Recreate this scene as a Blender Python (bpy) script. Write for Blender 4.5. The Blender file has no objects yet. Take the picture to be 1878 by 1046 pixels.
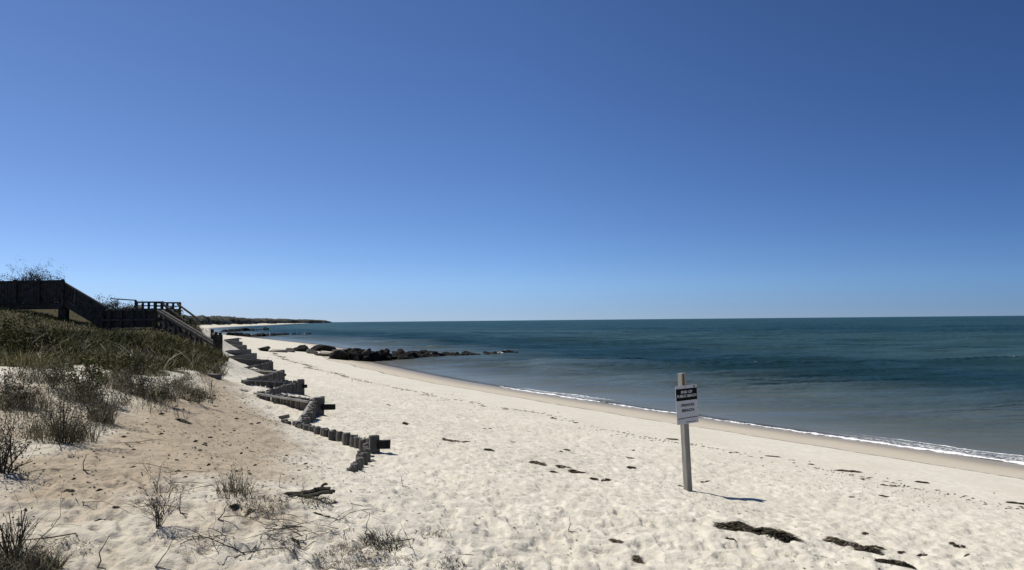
import bpy, math, random
import numpy as np
from mathutils import Vector, Matrix
random.seed(7); RNG = np.random.default_rng(11)
C = bpy.context.scene.collection
sc = bpy.context.scene

# ------------------------------------------------------------------ camera
F = 1400.0; CX, CY = 939.0, 523.0; H = 3.2
pitch = math.atan(64.9/F); roll = math.radians(0.54)
fw = Vector((0, math.cos(pitch), math.sin(pitch)))
r0 = Vector((1, 0, 0)); u0 = Vector((0, -math.sin(pitch), math.cos(pitch)))
rt = r0*math.cos(roll) - u0*math.sin(roll)
up = u0*math.cos(roll) + r0*math.sin(roll)
cam = bpy.data.cameras.new('camera'); co = bpy.data.objects.new('camera', cam); C.objects.link(co)
m = Matrix((rt, up, -fw)).transposed().to_4x4(); m.translation = Vector((0, 0, H)); co.matrix_world = m
cam.sensor_width = 36; cam.lens = F/1878*36; cam.clip_end = 90000; cam.clip_start = 0.05
sc.camera = co
def ray(px, py):
    d = fw + rt*((px-CX)/F) + up*((CY-py)/F)
    return d/d.y
def P3(px, py, D):
    d = ray(px, py); return Vector((d.x*D, D, H+d.z*D))

# ------------------------------------------------------------------ noise
def _hash(ix, iy, seed):
    ix = np.mod(ix, 1 << 20).astype(np.uint64); iy = np.mod(iy, 1 << 20).astype(np.uint64)
    h = ix*np.uint64(374761393) + iy*np.uint64(668265263) + np.uint64((seed*144665+1013) % 999983)
    h = (h ^ (h >> np.uint64(13)))*np.uint64(1274126177) & np.uint64(0xffffffff)
    h = (h ^ (h >> np.uint64(16)))*np.uint64(2246822519) & np.uint64(0xffffffff)
    h = h ^ (h >> np.uint64(15))
    return (h & np.uint64(0xffff)).astype(np.float64)/65535.0
def vnoise(x, y, seed=0):
    x = np.asarray(x, float); y = np.asarray(y, float)
    ix = np.floor(x); iy = np.floor(y); fx = x-ix; fy = y-iy
    fx = fx*fx*fx*(fx*(fx*6-15)+10); fy = fy*fy*fy*(fy*(fy*6-15)+10)
    ix = ix.astype(np.int64); iy = iy.astype(np.int64)
    a = _hash(ix, iy, seed); b = _hash(ix+1, iy, seed); c = _hash(ix, iy+1, seed); d = _hash(ix+1, iy+1, seed)
    return (a*(1-fx)+b*fx)*(1-fy)+(c*(1-fx)+d*fx)*fy
def fbm(x, y, seed=0, o=3):
    v = 0; a = 1; t = 0
    for k in range(o):
        v = v + a*vnoise(x*2**k + 17.3*k, y*2**k - 9.1*k, seed+k); t += a; a *= .5
    return v/t*2-1
def sst(a, b, x):
    t = np.clip((x-a)/(b-a), 0, 1); return t*t*(3-2*t)

# ------------------------------------------------------------------ shoreline and terrain height
SH = [(60, -68), (21, -.7), (11.05, 16.5), (7.4, 22.5), (1.4, 33), (-3.6, 42.7), (-8.4, 54), (-11.5, 61), (-15, 74), (-21, 96),
      (-39, 132), (-65, 184), (-92, 236), (-109, 280), (-150, 380), (-198, 500), (-246, 690), (-345, 1100), (-560, 2000),
      (-1010, 4200), (-1074, 4600), (-1200, 4750), (-9000, 5200)]
def smooth_line(pts, it=2):
    for _ in range(it):
        q = [pts[0]]
        for a, b in zip(pts[:-1], pts[1:]):
            q += [(a[0]*.75+b[0]*.25, a[1]*.75+b[1]*.25), (a[0]*.25+b[0]*.75, a[1]*.25+b[1]*.75)]
        q.append(pts[-1]); pts = q
    return pts
SHL = smooth_line(SH, 1)
def sdist(x, y, line=SHL):
    x = np.asarray(x, float); y = np.asarray(y, float)
    best = np.full(x.shape, 1e18); sg = np.ones(x.shape)
    for (ax, ay), (bx, by) in zip(line[:-1], line[1:]):
        dx, dy = bx-ax, by-ay; L = dx*dx+dy*dy
        t = np.clip(((x-ax)*dx+(y-ay)*dy)/L, 0, 1)
        ex = x-ax-t*dx; ey = y-ay-t*dy; d = ex*ex+ey*ey
        c = dx*(y-ay)-dy*(x-ax)
        m_ = d < best
        best = np.where(m_, d, best); sg = np.where(m_, np.where(c > 0, 1., -1.), sg)
    return np.sqrt(best)*sg
def table(xs, ys, w=1.0):
    X = np.arange(-400, 400, .05); Y = np.interp(X, xs, ys); k = int(w/.05); ker = np.hanning(k*2+1); ker /= ker.sum()
    Y = np.convolve(np.pad(Y, k, mode='edge'), ker, 'valid'); return X, Y
T0 = table([-400, -60, -8, -3, 0, 3.4, 7.2, 10.3, 13.5, 15, 400], [-6, -3, -.9, -.32, 0, .36, .75, 1.0, 1.48, 1.62, 1.8], .8)
T1 = table([14.6, 16.8, 22, 28, 36, 80], [0, .62, 1.2, 1.9, 2.5, 3.2], .9)
T2 = table([13.7, 15.3, 17.3, 22, 30, 60], [0, .9, 1.5, 1.9, 2.5, 2.8], .5)
def hbase(x, y, s):
    w = sst(25, 33, y); A = .10+.90*sst(3.5, 8.5, y)
    far = sst(120, 300, y)
    d = (np.interp(s, *T1)*(1-w)+np.interp(s, *T2)*w)*A*(1-.55*far)
    return np.interp(s, *T0)+d
# height corrections: (photo pixel, wanted z)
KN = [(1262, 899, 1.0), (683, 832, 1.42), (583, 757, 1.46), (552, 722, 1.48), (402, 667, 1.66), (0, 1046, 1.8), (300, 1040, 1.72),
      (700, 1040, 1.62), (1200, 1040, 1.42), (1800, 1040, 1.15), (0, 800, 2.18), (100, 750, 2.22), (250, 700, 2.32), (350, 672, 2.25),
      (0, 690, 2.55), (0, 960, 1.88), (460, 760, 1.72), (430, 850, 1.75), (250, 900, 1.9), (200, 800, 2.0), (330, 770, 1.95), (420, 700, 1.75)]
kx = []; kz = []
for a, b, z in KN:
    d = ray(a, b); t = (z-H)/d.z; kx.append((d.x*t, t)); kz.append(z)
for a, b, z in ((412, 676, 1.6), (424, 690, 1.6), (438, 704, 1.6)):
    d = ray(a, b); t = (z-H)/d.z; kx.append((d.x*t, t)); kz.append(z)
kx += [(-22, 33), (-16, 32), (-13.3, 31.5), (-10.9, 25), (-12, 20), (-16, 20), (-22, 24), (-15, 26), (-19, 31)]; kz += [4.0, 2.75, 2.65, 2.75, 2.8, 3.4, 3.85, 2.95, 3.25]
kx += [(-23.5, 40), (-27, 38), (-20, 42), (-19.3, 46), (-17.9, 43), (-22, 51), (-24, 45), (-16, 38), (-26, 34), (-23.5, 56), (-18.8, 45), (-20.1, 49), (-14.9, 40), (-15.9, 44), (-12.6, 33), (-17.5, 50), (-13.8, 36)]; kz += [4.35, 4.7, 3.9, 3.35, 2.75, 3.3, 4.0, 2.6, 4.35, 3.1, 3.05, 3.15, 1.45, 1.42, 1.5, 1.35, 1.47]
kx = np.array(kx); kz = np.array(kz)
res = kz-hbase(kx[:, 0], kx[:, 1], sdist(kx[:, 0], kx[:, 1]))
def kern(dx, dy): return np.exp(-(dx*dx+dy*dy)/(2*1.6**2))
KM = kern(kx[:, None, 0]-kx[None, :, 0], kx[:, None, 1]-kx[None, :, 1])
KW = np.linalg.solve(KM+np.eye(len(kz))*.2, res)
def height0(x, y, s=None):
    x = np.asarray(x, float); y = np.asarray(y, float)
    if s is None: s = sdist(x, y)
    z = hbase(x, y, s)
    for (a, b), w in zip(kx, KW): z = z + w*kern(x-a, y-b)
    return z
def foot(x, y, s):                                                    # trampled dry sand
    m1 = sst(6.6, 9.5, s)*(1-sst(60, 110, y))
    dune = sst(14.3, 16, s)*sst(5, 8, y)
    a = vnoise(x*2.6, y*2.6, 3); b = vnoise(x*5.7+9, y*5.7, 4); c = vnoise(x*12, y*12, 5)
    b2 = vnoise(x*7.5+3, y*9+1, 6); pit = -sst(.54, .72, b)*.021 - sst(.58, .74, b2)*.018 - np.clip(a-.5, 0, 1)*.028 - sst(.55, .8, vnoise(x*11, y*17, 12))*.022*(1-sst(9, 16, np.hypot(x, y))) + (c-.5)*.014
    near = 1-sst(5.5, 10, np.hypot(x, y))
    soft = (fbm(x*.45, y*.45, 8)*.045)*sst(3, 8, s)+fbm(x*1.5+5, y*2.2, 9, 2)*.034*near*m1+(vnoise(x*6, y*13, 14)-.5)*.016*m1
    calm = 1-.8*np.exp(-((x-2.8)**2/.5+(y-9.65)**2/.25))
    return pit*m1*(1-.75*dune)*(.75+.55*near)*calm + soft + dune*fbm(x*1.1, y*1.1, 21)*.05
def height(x, y):
    x = np.asarray(x, float); y = np.asarray(y, float); s = sdist(x, y)
    return height0(x, y, s)+foot(x, y, s)
def hz(x, y): return float(height(np.array([x]), np.array([y]))[0])
TS = np.concatenate([np.arange(2.0, 40, .03), np.arange(40, 400, .5)])
def at(px, py):
    d = ray(px, py); X = d.x*TS; Z = H+d.z*TS; g = height(X, TS)
    i = int(np.argmax(Z < g)) if (Z < g).any() else len(TS)-1
    z0 = g[i]; t = TS[i]
    return Vector((d.x*t, t, float(z0)))
def at_many(pp): return [at(a, b) for a, b in pp]

# ------------------------------------------------------------------ materials
def nm(name):
    mt = bpy.data.materials.new(name); mt.use_nodes = True; nt = mt.node_tree
    return mt, nt, nt.nodes, nt.links, nt.nodes['Principled BSDF']
def N(ns, t, **kw):
    n = ns.new(t)
    for k, v in kw.items(): setattr(n, k, v)
    return n
def noise(ns, ln, scale, detail=4, vec=None, rough=.6):
    n = N(ns, 'ShaderNodeTexNoise'); n.inputs['Scale'].default_value = scale; n.inputs['Detail'].default_value = detail
    n.inputs['Roughness'].default_value = rough
    if vec is not None: ln.new(vec, n.inputs['Vector'])
    return n
def ramp(ns, ln, src, stops):
    r = N(ns, 'ShaderNodeValToRGB'); e = r.color_ramp.elements
    while len(e) < len(stops): e.new(.5)
    for k, (p, c) in enumerate(stops): e[k].position = p; e[k].color = tuple(c)+(1,) if len(c) == 3 else c
    ln.new(src, r.inputs[0]); return r
def mixc(ns, ln, fac, a, b):
    n = N(ns, 'ShaderNodeMix', data_type='RGBA')
    for s_, v in ((n.inputs[0], fac), (n.inputs[6], a), (n.inputs[7], b)):
        if isinstance(v, bpy.types.NodeSocket): ln.new(v, s_)
        elif isinstance(v, (int, float)): s_.default_value = v
        else: s_.default_value = tuple(v)+(1,)
    return n.outputs[2]
def math_(ns, ln, op, a, b=None, clamp=False):
    n = N(ns, 'ShaderNodeMath', operation=op); n.use_clamp = clamp
    for i, v in enumerate((a, b)):
        if v is None: continue
        if isinstance(v, bpy.types.NodeSocket): ln.new(v, n.inputs[i])
        else: n.inputs[i].default_value = v
    return n.outputs[0]
def mrange(ns, ln, v, a, b, c=0., d=1., smooth=True):
    n = N(ns, 'ShaderNodeMapRange'); n.interpolation_type = 'SMOOTHSTEP' if smooth else 'LINEAR'
    ln.new(v, n.inputs[0])
    for i, q in zip((1, 2, 3, 4), (a, b, c, d)): n.inputs[i].default_value = q
    return n.outputs[0]
def attr(ns, name): return N(ns, 'ShaderNodeAttribute', attribute_name=name).outputs['Fac']
def pos(ns): return N(ns, 'ShaderNodeNewGeometry').outputs['Position']
def bump(ns, ln, bs, h, strength, dist):
    b = N(ns, 'ShaderNodeBump'); b.inputs['Strength'].default_value = strength; b.inputs['Distance'].default_value = dist
    ln.new(h, b.inputs['Height']); ln.new(b.outputs[0], bs.inputs['Normal']); return b

def mat_sand():
    mt, nt, ns, ln, bs = nm('sand'); p = pos(ns)
    s = attr(ns, 's'); be = attr(ns, 'beige')
    n1 = noise(ns, ln, .9, 4, p); n2 = noise(ns, ln, 9, 5, p); n3 = noise(ns, ln, 60, 3, p)
    dry = ramp(ns, ln, n1.outputs[0], [(.3, (.56, .52, .42)), (.7, (.665, .625, .52))])
    dry2 = mixc(ns, ln, mrange(ns, ln, n2.outputs[0], .35, .7), dry.outputs[0], (.53, .49, .395))
    bg = ramp(ns, ln, n2.outputs[0], [(.3, (.33, .27, .185)), (.7, (.42, .35, .255))])
    bem = mrange(ns, ln, math_(ns, ln, 'ADD', be, math_(ns, ln, 'MULTIPLY', math_(ns, ln, 'SUBTRACT', n1.outputs[0], .5), .9)), .25, .75)
    c = mixc(ns, ln, bem, dry2, bg.outputs[0])
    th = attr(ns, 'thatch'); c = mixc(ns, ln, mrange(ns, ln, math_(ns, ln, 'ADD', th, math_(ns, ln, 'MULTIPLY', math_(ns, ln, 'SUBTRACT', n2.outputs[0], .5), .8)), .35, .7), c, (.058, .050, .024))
    # grains and small dark bits
    spk = mrange(ns, ln, n3.outputs[0], .69, .74, 0, .45)
    c = mixc(ns, ln, spk, c, (.16, .13, .09))
    # wet strip below the last wave line
    nw = noise(ns, ln, .22, 2, p); sw = math_(ns, ln, 'ADD', s, math_(ns, ln, 'MULTIPLY', math_(ns, ln, 'SUBTRACT', nw.outputs[0], .5), 1.3))
    damp = mrange(ns, ln, sw, 3.55, 3.3, 0, 1)
    wet = mrange(ns, ln, sw, 2.6, .2, 0, 1)
    c = mixc(ns, ln, math_(ns, ln, 'MULTIPLY', damp, .6), c, (.42, .36, .265))
    c = mixc(ns, ln, math_(ns, ln, 'MULTIPLY', wet, .85), c, (.27, .23, .17))
    # thin dark tide line
    w2 = math_(ns, ln, 'ABSOLUTE', math_(ns, ln, 'SUBTRACT', sw, 3.5))
    nl = noise(ns, ln, 3.5, 3, p)
    line = math_(ns, ln, 'MULTIPLY', mrange(ns, ln, w2, .10, .035, 0, 1), mrange(ns, ln, nl.outputs[0], .34, .5, .25, 1))
    c = mixc(ns, ln, math_(ns, ln, 'MULTIPLY', line, .8), c, (.07, .055, .04))
    ln.new(c, bs.inputs['Base Color'])
    ln.new(mrange(ns, ln, wet, 0, 1, .95, .38), bs.inputs['Roughness']); bs.inputs['Specular IOR Level'].default_value = .12
    h = math_(ns, ln, 'ADD', math_(ns, ln, 'MULTIPLY', n2.outputs[0], 1.0), math_(ns, ln, 'MULTIPLY', n3.outputs[0], .10))
    rg = mrange(ns, ln, s, 4.5, 8, .08, 1)
    bump(ns, ln, bs, math_(ns, ln, 'MULTIPLY', h, rg), .8, .045)
    return mt
def mat_water():
    mt, nt, ns, ln, bs = nm('sea_water'); p = pos(ns); s = attr(ns, 's')
    mp = N(ns, 'ShaderNodeMapping'); ln.new(p, mp.inputs[0]); mp.inputs['Scale'].default_value = (.12, .5, 1); mp.inputs['Rotation'].default_value = (0, 0, math.radians(-6))
    na = noise(ns, ln, .55, 5, mp.outputs[0])
    mp2 = N(ns, 'ShaderNodeMapping'); ln.new(p, mp2.inputs[0]); mp2.inputs['Scale'].default_value = (.012, .05, 1)
    nb = noise(ns, ln, .9, 5, mp2.outputs[0])
    sj = math_(ns, ln, 'ADD', s, math_(ns, ln, 'MULTIPLY', math_(ns, ln, 'SUBTRACT', na.outputs[0], .5), 9.))
    t = mrange(ns, ln, sj, 0, -26, 0, 1, False)
    cr = ramp(ns, ln, t, [(0, (.14, .135, .115)), (.20, (.088, .106, .102)), (.42, (.056, .084, .088)), (.70, (.011, .033, .040))])
    nab = math_(ns, ln, 'MULTIPLY', math_(ns, ln, 'ADD', na.outputs[0], nb.outputs[0]), .5)
    mid = mixc(ns, ln, mrange(ns, ln, nab, .36, .62), (.014, .040, .046), (.038, .076, .082))  # pale streaks: sky reflected in the ripples, painted into the water colour
    far = mixc(ns, ln, mrange(ns, ln, nb.outputs[0], .3, .72), (.008, .031, .038), (.018, .050, .056))
    far = mixc(ns, ln, mrange(ns, ln, s, -55, -150), mid, far)
    c = mixc(ns, ln, mrange(ns, ln, s, -24, -50), cr.outputs[0], far)
    # foam at the edge of the swash
    nf = noise(ns, ln, .16, 3, p); nf2 = noise(ns, ln, 2.2, 5, p, .75); nf3 = noise(ns, ln, 14, 4, p, .7)
    sf = math_(ns, ln, 'ADD', s, math_(ns, ln, 'MULTIPLY', math_(ns, ln, 'SUBTRACT', nf2.outputs[0], .5), .75))
    amt = attr(ns, 'foam')
    wd_ = math_(ns, ln, 'ADD', math_(ns, ln, 'MULTIPLY', amt, .16), .03)
    b1 = math_(ns, ln, 'DIVIDE', math_(ns, ln, 'ABSOLUTE', math_(ns, ln, 'ADD', sf, .02)), wd_)
    b1 = math_(ns, ln, 'MULTIPLY', mrange(ns, ln, b1, 1.0, .35), mrange(ns, ln, nf2.outputs[0], .30, .44, .45, 1))
    b2 = math_(ns, ln, 'MULTIPLY', mrange(ns, ln, math_(ns, ln, 'ABSOLUTE', math_(ns, ln, 'ADD', sf, .42)), .55, .1), mrange(ns, ln, nf3.outputs[0], .46, .6))
    b3 = mrange(ns, ln, math_(ns, ln, 'ABSOLUTE', math_(ns, ln, 'ADD', math_(ns, ln, 'ADD', sf, math_(ns, ln, 'MULTIPLY', math_(ns, ln, 'SUBTRACT', nf.outputs[0], .5), 1.6)), .85)), .09, .02)
    b2 = math_(ns, ln, 'MULTIPLY', math_(ns, ln, 'MAXIMUM', b2, b3), mrange(ns, ln, amt, .45, .95))
    fo = math_(ns, ln, 'MAXIMUM', math_(ns, ln, 'MULTIPLY', b1, mrange(ns, ln, amt, .02, .25)), b2)
    c = mixc(ns, ln, fo, c, (.80, .80, .78))
    ln.new(c, bs.inputs['Base Color'])
    al = mrange(ns, ln, s, .12, -.55, 0.25, 1)
    ln.new(mrange(ns, ln, fo, 0, 1, .13, .8), bs.inputs['Roughness'])
    bs.inputs['Specular IOR Level'].default_value = 0
    m3 = N(ns, 'ShaderNodeMapping'); ln.new(p, m3.inputs[0]); m3.inputs['Scale'].default_value = (.45, 1.2, 1)
    w1 = noise(ns, ln, 2.4, 5, m3.outputs[0]); w2 = noise(ns, ln, .35, 4, m3.outputs[0])
    m4 = N(ns, 'ShaderNodeMapping'); ln.new(p, m4.inputs[0]); m4.inputs['Scale'].default_value = (.03, .12, 1)
    w3 = noise(ns, ln, .8, 4, m4.outputs[0])
    h = math_(ns, ln, 'ADD', math_(ns, ln, 'MULTIPLY', w1.outputs[0], .17), math_(ns, ln, 'MULTIPLY', w2.outputs[0], 1.0))
    h = math_(ns, ln, 'ADD', h, math_(ns, ln, 'MULTIPLY', w3.outputs[0], 2.0))
    h = math_(ns, ln, 'MULTIPLY', h, mrange(ns, ln, s, -.3, -9, .12, 1))
    bp_ = bump(ns, ln, bs, h, 1.0, 1.0)
    gl = N(ns, 'ShaderNodeBsdfGlossy'); gl.inputs['Roughness'].default_value = .12; gl.inputs['Color'].default_value = (.80, .92, .88, 1); ln.new(bp_.outputs[0], gl.inputs['Normal'])
    lw = N(ns, 'ShaderNodeLayerWeight'); lw.inputs['Blend'].default_value = .5; ln.new(bp_.outputs[0], lw.inputs['Normal'])
    fr = math_(ns, ln, 'POWER', lw.outputs['Facing'], 4.0); fr = math_(ns, ln, 'ADD', math_(ns, ln, 'MULTIPLY', fr, mrange(ns, ln, s, -30, 0, .30, .40)), .02)
    fr = math_(ns, ln, 'MULTIPLY', fr, mrange(ns, ln, fo, 0, 1, 1, 0))
    m1 = N(ns, 'ShaderNodeMixShader'); ln.new(fr, m1.inputs[0]); ln.new(bs.outputs[0], m1.inputs[1]); ln.new(gl.outputs[0], m1.inputs[2])
    tr = N(ns, 'ShaderNodeBsdfTransparent'); m2 = N(ns, 'ShaderNodeMixShader'); ln.new(math_(ns, ln, 'MAXIMUM', al, fo), m2.inputs[0]); ln.new(tr.outputs[0], m2.inputs[1]); ln.new(m1.outputs[0], m2.inputs[2])
    ln.new(m2.outputs[0], ns['Material Output'].inputs[0])
    return mt
def mat_simple(name, a, b, scale=8, rough=.85, stretch=None, bd=.004, spec=.3):
    mt, nt, ns, ln, bs = nm(name); tc = N(ns, 'ShaderNodeTexCoord').outputs['Object']; v = tc
    if stretch:
        mp = N(ns, 'ShaderNodeMapping'); ln.new(tc, mp.inputs[0]); mp.inputs['Scale'].default_value = stretch; v = mp.outputs[0]
    n = noise(ns, ln, scale, 6, v, .65); r = ramp(ns, ln, n.outputs[0], [(.32, a), (.68, b)])
    ln.new(r.outputs[0], bs.inputs['Base Color']); bs.inputs['Roughness'].default_value = rough
    bs.inputs['Specular IOR Level'].default_value = spec
    bump(ns, ln, bs, n.outputs[0], .7, bd); return mt
def mat_tone(name, cols, rough=.8, spec=.2, trans=0):
    mt, nt, ns, ln, bs = nm(name); r = ramp(ns, ln, attr(ns, 'tone'), cols); ln.new(r.outputs[0], bs.inputs['Base Color'])
    bs.inputs['Roughness'].default_value = rough; bs.inputs['Specular IOR Level'].default_value = spec; return mt
M = dict(
    sand=mat_sand(), water=mat_water(),
    pile=mat_simple('weathered_grey_timber', (.045, .042, .036), (.15, .142, .125), 9, stretch=(3, 3, .6), bd=.012),
    plank=mat_simple('grey_plank', (.06, .057, .05), (.17, .16, .14), 6, stretch=(1, 1, 1), bd=.006),
    wale=mat_simple('sunlit_plank', (.16, .155, .14), (.34, .33, .30), 7, bd=.004),  # sunlit plank tops painted in as a paler colour
    stubshade=mat_simple('shade_dark_timber', (.006, .006, .005), (.02, .019, .016), 7, bd=.006),  # stub beams: shade on their near faces put into a near-black colour
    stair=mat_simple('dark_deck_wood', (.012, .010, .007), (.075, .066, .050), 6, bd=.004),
    stairlit=mat_simple('sunlit_deck_wood', (.055, .050, .042), (.115, .106, .088), 5, bd=.004),  # lighter copy of the deck wood, light on the rails put into colour
    rock=mat_simple('dark_rock', (.005, .005, .004), (.022, .020, .017), 2.2, bd=.06, spec=.12),
    rockpale=mat_simple('pale_rock', (.045, .043, .038), (.10, .096, .083), 2.2, bd=.06),
    rocktan=mat_simple('sandy_rock', (.16, .14, .11), (.30, .27, .21), 2.2, bd=.06),
    post=mat_simple('sign_post_wood', (.17, .16, .135), (.31, .295, .26), 7, stretch=(6, 6, .7), bd=.002),
    board=mat_simple('sign_white', (.40, .415, .44), (.47, .48, .50), 30, .5, bd=.0005),
    black=mat_simple('sign_black', (.010, .010, .010), (.013, .013, .012), 20, .9, bd=.0003, spec=.04),
    grey=mat_simple('sign_grey_print', (.06, .065, .07), (.10, .105, .11), 90, .6, bd=.0002),
    rust=mat_simple('rusty_stain_wood', (.06, .035, .02), (.14, .08, .045), 12, bd=.002),
    bird=mat_simple('white_feathers', (.6, .6, .58), (.8, .8, .78), 20, bd=.002),
    grass=mat_tone('dune_grass', [(0, (.036, .038, .009)), (.45, (.088, .086, .022)), (.75, (.150, .130, .050)), (.93, (.25, .21, .12)), (1, (.42, .37, .27))]),
    strand=mat_tone('dry_twigs', [(0, (.025, .021, .015)), (.55, (.075, .065, .045)), (.9, (.16, .14, .10)), (1, (.42, .38, .3))]),
    brush=mat_tone('brown_brush', [(0, (.045, .042, .024)), (.5, (.135, .12, .072)), (.88, (.23, .20, .13)), (1, (.40, .36, .26))]),
    weed=mat_tone('dry_seaweed', [(0, (.015, .013, .008)), (.45, (.045, .038, .024)), (.85, (.12, .10, .06)), (1, (.30, .26, .18))]),
    wood=mat_tone('far_wood', [(0, (.022, .024, .017)), (.6, (.042, .042, .03)), (1, (.075, .07, .052))]),
    shrub=mat_tone('shrub_leaves', [(0, (.03, .038, .028)), (.6, (.07, .08, .055)), (1, (.16, .17, .13))]),
    dune_brush=mat_tone('olive_brown_grass', [(0, (.05, .046, .024)), (.5, (.17, .15, .085)), (.85, (.28, .24, .15)), (1, (.45, .40, .30))]),
    straw=mat_tone('dead_grass', [(0, (.05, .042, .026)), (.5, (.15, .125, .08)), (1, (.36, .31, .22))]),
    whitetrim=mat_simple('pale_paint', (.6, .6, .58), (.75, .75, .72), 9, bd=.001),
)

# ------------------------------------------------------------------ mesh helpers
def mesh_np(name, V, Fq, mat, smooth=False, attrs=None):
    me = bpy.data.meshes.new(name); V = np.asarray(V, np.float32); Fq = np.asarray(Fq, np.int32)
    me.vertices.add(len(V)); me.vertices.foreach_set('co', V.ravel())
    k = Fq.shape[1]; me.loops.add(Fq.size); me.loops.foreach_set('vertex_index', Fq.ravel())
    me.polygons.add(len(Fq)); me.polygons.foreach_set('loop_start', np.arange(0, Fq.size, k, dtype=np.int32))
    me.polygons.foreach_set('loop_total', np.full(len(Fq), k, np.int32))
    if smooth: me.polygons.foreach_set('use_smooth', np.ones(len(Fq), bool))
    me.update(calc_edges=True)
    for an, av in (attrs or {}).items():
        a = me.attributes.new(an, 'FLOAT', 'POINT'); a.data.foreach_set('value', np.asarray(av, np.float32))
    me.materials.append(mat); return me
class MB:
    def __init__(s): s.v = []; s.f = []; s.t = []
    def add(s, vs, fs, tone=.5):
        b = len(s.v); s.v += [tuple(q) for q in vs]; s.f += [tuple(i+b for i in f) for f in fs]; s.t += [tone]*len(vs)
    def box(s, c, dims, rz=0, jit=0):
        hx, hy, hz_ = dims[0]/2, dims[1]/2, dims[2]/2; cs, sn = math.cos(rz), math.sin(rz); vs = []
        for z in (-hz_, hz_):
            for x, y in ((-hx, -hy), (hx, -hy), (hx, hy), (-hx, hy)):
                x += random.uniform(-jit, jit); y += random.uniform(-jit, jit)
                vs.append((c[0]+x*cs-y*sn, c[1]+x*sn+y*cs, c[2]+z+random.uniform(-jit, jit)))
        s.add(vs, [(0, 3, 2, 1), (4, 5, 6, 7), (0, 1, 5, 4), (1, 2, 6, 5), (2, 3, 7, 6), (3, 0, 4, 7)])
    def beam(s, a, b, w, h, upv=(0, 0, 1)):
        a = Vector(a); b = Vector(b); d = (b-a).normalized(); u = Vector(upv)
        r = d.cross(u)
        if r.length < 1e-3: r = d.cross(Vector((1, 0, 0)))
        r.normalize(); u = r.cross(d)
        vs = []
        for q in (a, b):
            for x, y in ((-w/2, -h/2), (w/2, -h/2), (w/2, h/2), (-w/2, h/2)): vs.append(q+r*x+u*y)
        s.add(vs, [(0, 3, 2, 1), (4, 5, 6, 7), (0, 1, 5, 4), (1, 2, 6, 5), (2, 3, 7, 6), (3, 0, 4, 7)][0:6])
    def tube(s, pts, rad, n=4, tone=.5):
        pts = [Vector(p) for p in pts]; vs = []
        for i, p in enumerate(pts):
            d = (pts[min(i+1, len(pts)-1)]-pts[max(i-1, 0)]).normalized()
            r = d.cross(Vector((.13, .21, .97))); r = r.normalized() if r.length > 1e-4 else Vector((1, 0, 0)); u = r.cross(d)
            R = rad[i] if isinstance(rad, (list, tuple)) else rad
            for k in range(n):
                a = 2*math.pi*k/n; vs.append(p+r*math.cos(a)*R+u*math.sin(a)*R)
        fs = []
        for i in range(len(pts)-1):
            for k in range(n): fs.append((i*n+k, i*n+(k+1) % n, (i+1)*n+(k+1) % n, (i+1)*n+k))
        fs.append(tuple(range(n))[::-1]); fs.append(tuple(range((len(pts)-1)*n, len(pts)*n)))
        s.add(vs, fs, tone)
    def mesh(s, name, mat, smooth=False, origin=None):
        o = Vector(origin) if origin is not None else Vector((0, 0, 0))
        me = bpy.data.meshes.new(name); me.from_pydata([(v[0]-o.x, v[1]-o.y, v[2]-o.z) for v in s.v], [], s.f)
        a = me.attributes.new('tone', 'FLOAT', 'POINT'); a.data.foreach_set('value', np.array(s.t, np.float32))
        me.materials.append(mat)
        if smooth: me.polygons.foreach_set('use_smooth', [True]*len(me.polygons))
        me.update(); return me
def link(name, me, parent=None, loc=(0, 0, 0), rz=0):
    o = bpy.data.objects.new(name, me); C.objects.link(o); o.location = loc; o.rotation_euler = (0, 0, rz)
    if parent is not None: o.parent = parent
    return o
def tag(o, label, cat, group=None):
    o['label'] = label; o['category'] = cat
    if group: o['group'] = group
    return o
def empty(name, loc, label, cat, group=None, rz=0):
    return tag(link(name, None, None, loc, rz), label, cat, group)
def kind(o, k): o['kind'] = k; return o
def inside(x, y, poly):
    r = np.zeros(np.shape(x), bool)
    for (ax, ay), (bx, by) in zip(poly, poly[1:]+poly[:1]):
        c = ((ay > y) != (by > y)) & (x < (bx-ax)*(y-ay)/((by-ay) if by != ay else 1e-9)+ax); r ^= c
    return r
def polydist(x, y, poly):
    d = np.abs(sdist(x, y, poly+poly[:1])); return np.where(inside(x, y, poly), d, -d)

# ------------------------------------------------------------------ the ground and the sea
def polar(angs, rs):
    A, R = np.meshgrid(angs, rs); X = R*np.sin(A); Y = R*np.cos(A); return X, Y
def grid_faces(nr, na, wrap):
    i = np.arange(nr-1)[:, None]*na; k = np.arange(na if wrap else na-1)[None, :]; k2 = (k+1) % na
    return np.stack([i+k, i+k2, i+na+k2, i+na+k], -1).reshape(-1, 4)[:, ::-1]
def geo(a, b, q):
    n = int(math.log(b/a)/math.log(q)); return a*(b/a)**(np.arange(n)/n)
W = math.radians(50)
angs = np.concatenate([np.linspace(-W, W, 860), np.linspace(W, 2*math.pi-W, 62)[1:-1]])
rs = np.concatenate([geo(.4, 3.5, 1.08), geo(3.5, 30, 1.0046), geo(30, 300, 1.013), geo(300, 9000, 1.05), [9000]])
X, Y = polar(angs, rs); S = sdist(X, Y); Z = height0(X, Y, S)+foot(X, Y, S)
bp = [(v.x, v.y) for v in at_many([(60, 830), (190, 770), (330, 720), (390, 690), (430, 715), (500, 800), (530, 860), (470, 905), (380, 890), (300, 925), (180, 950), (0, 950), (-60, 930), (-60, 860)])]
BD = polydist(X, Y, bp)
BE = sst(-1.5, 1.3, BD+.5*fbm(X*.9, Y*.9, 77, 3))
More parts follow.
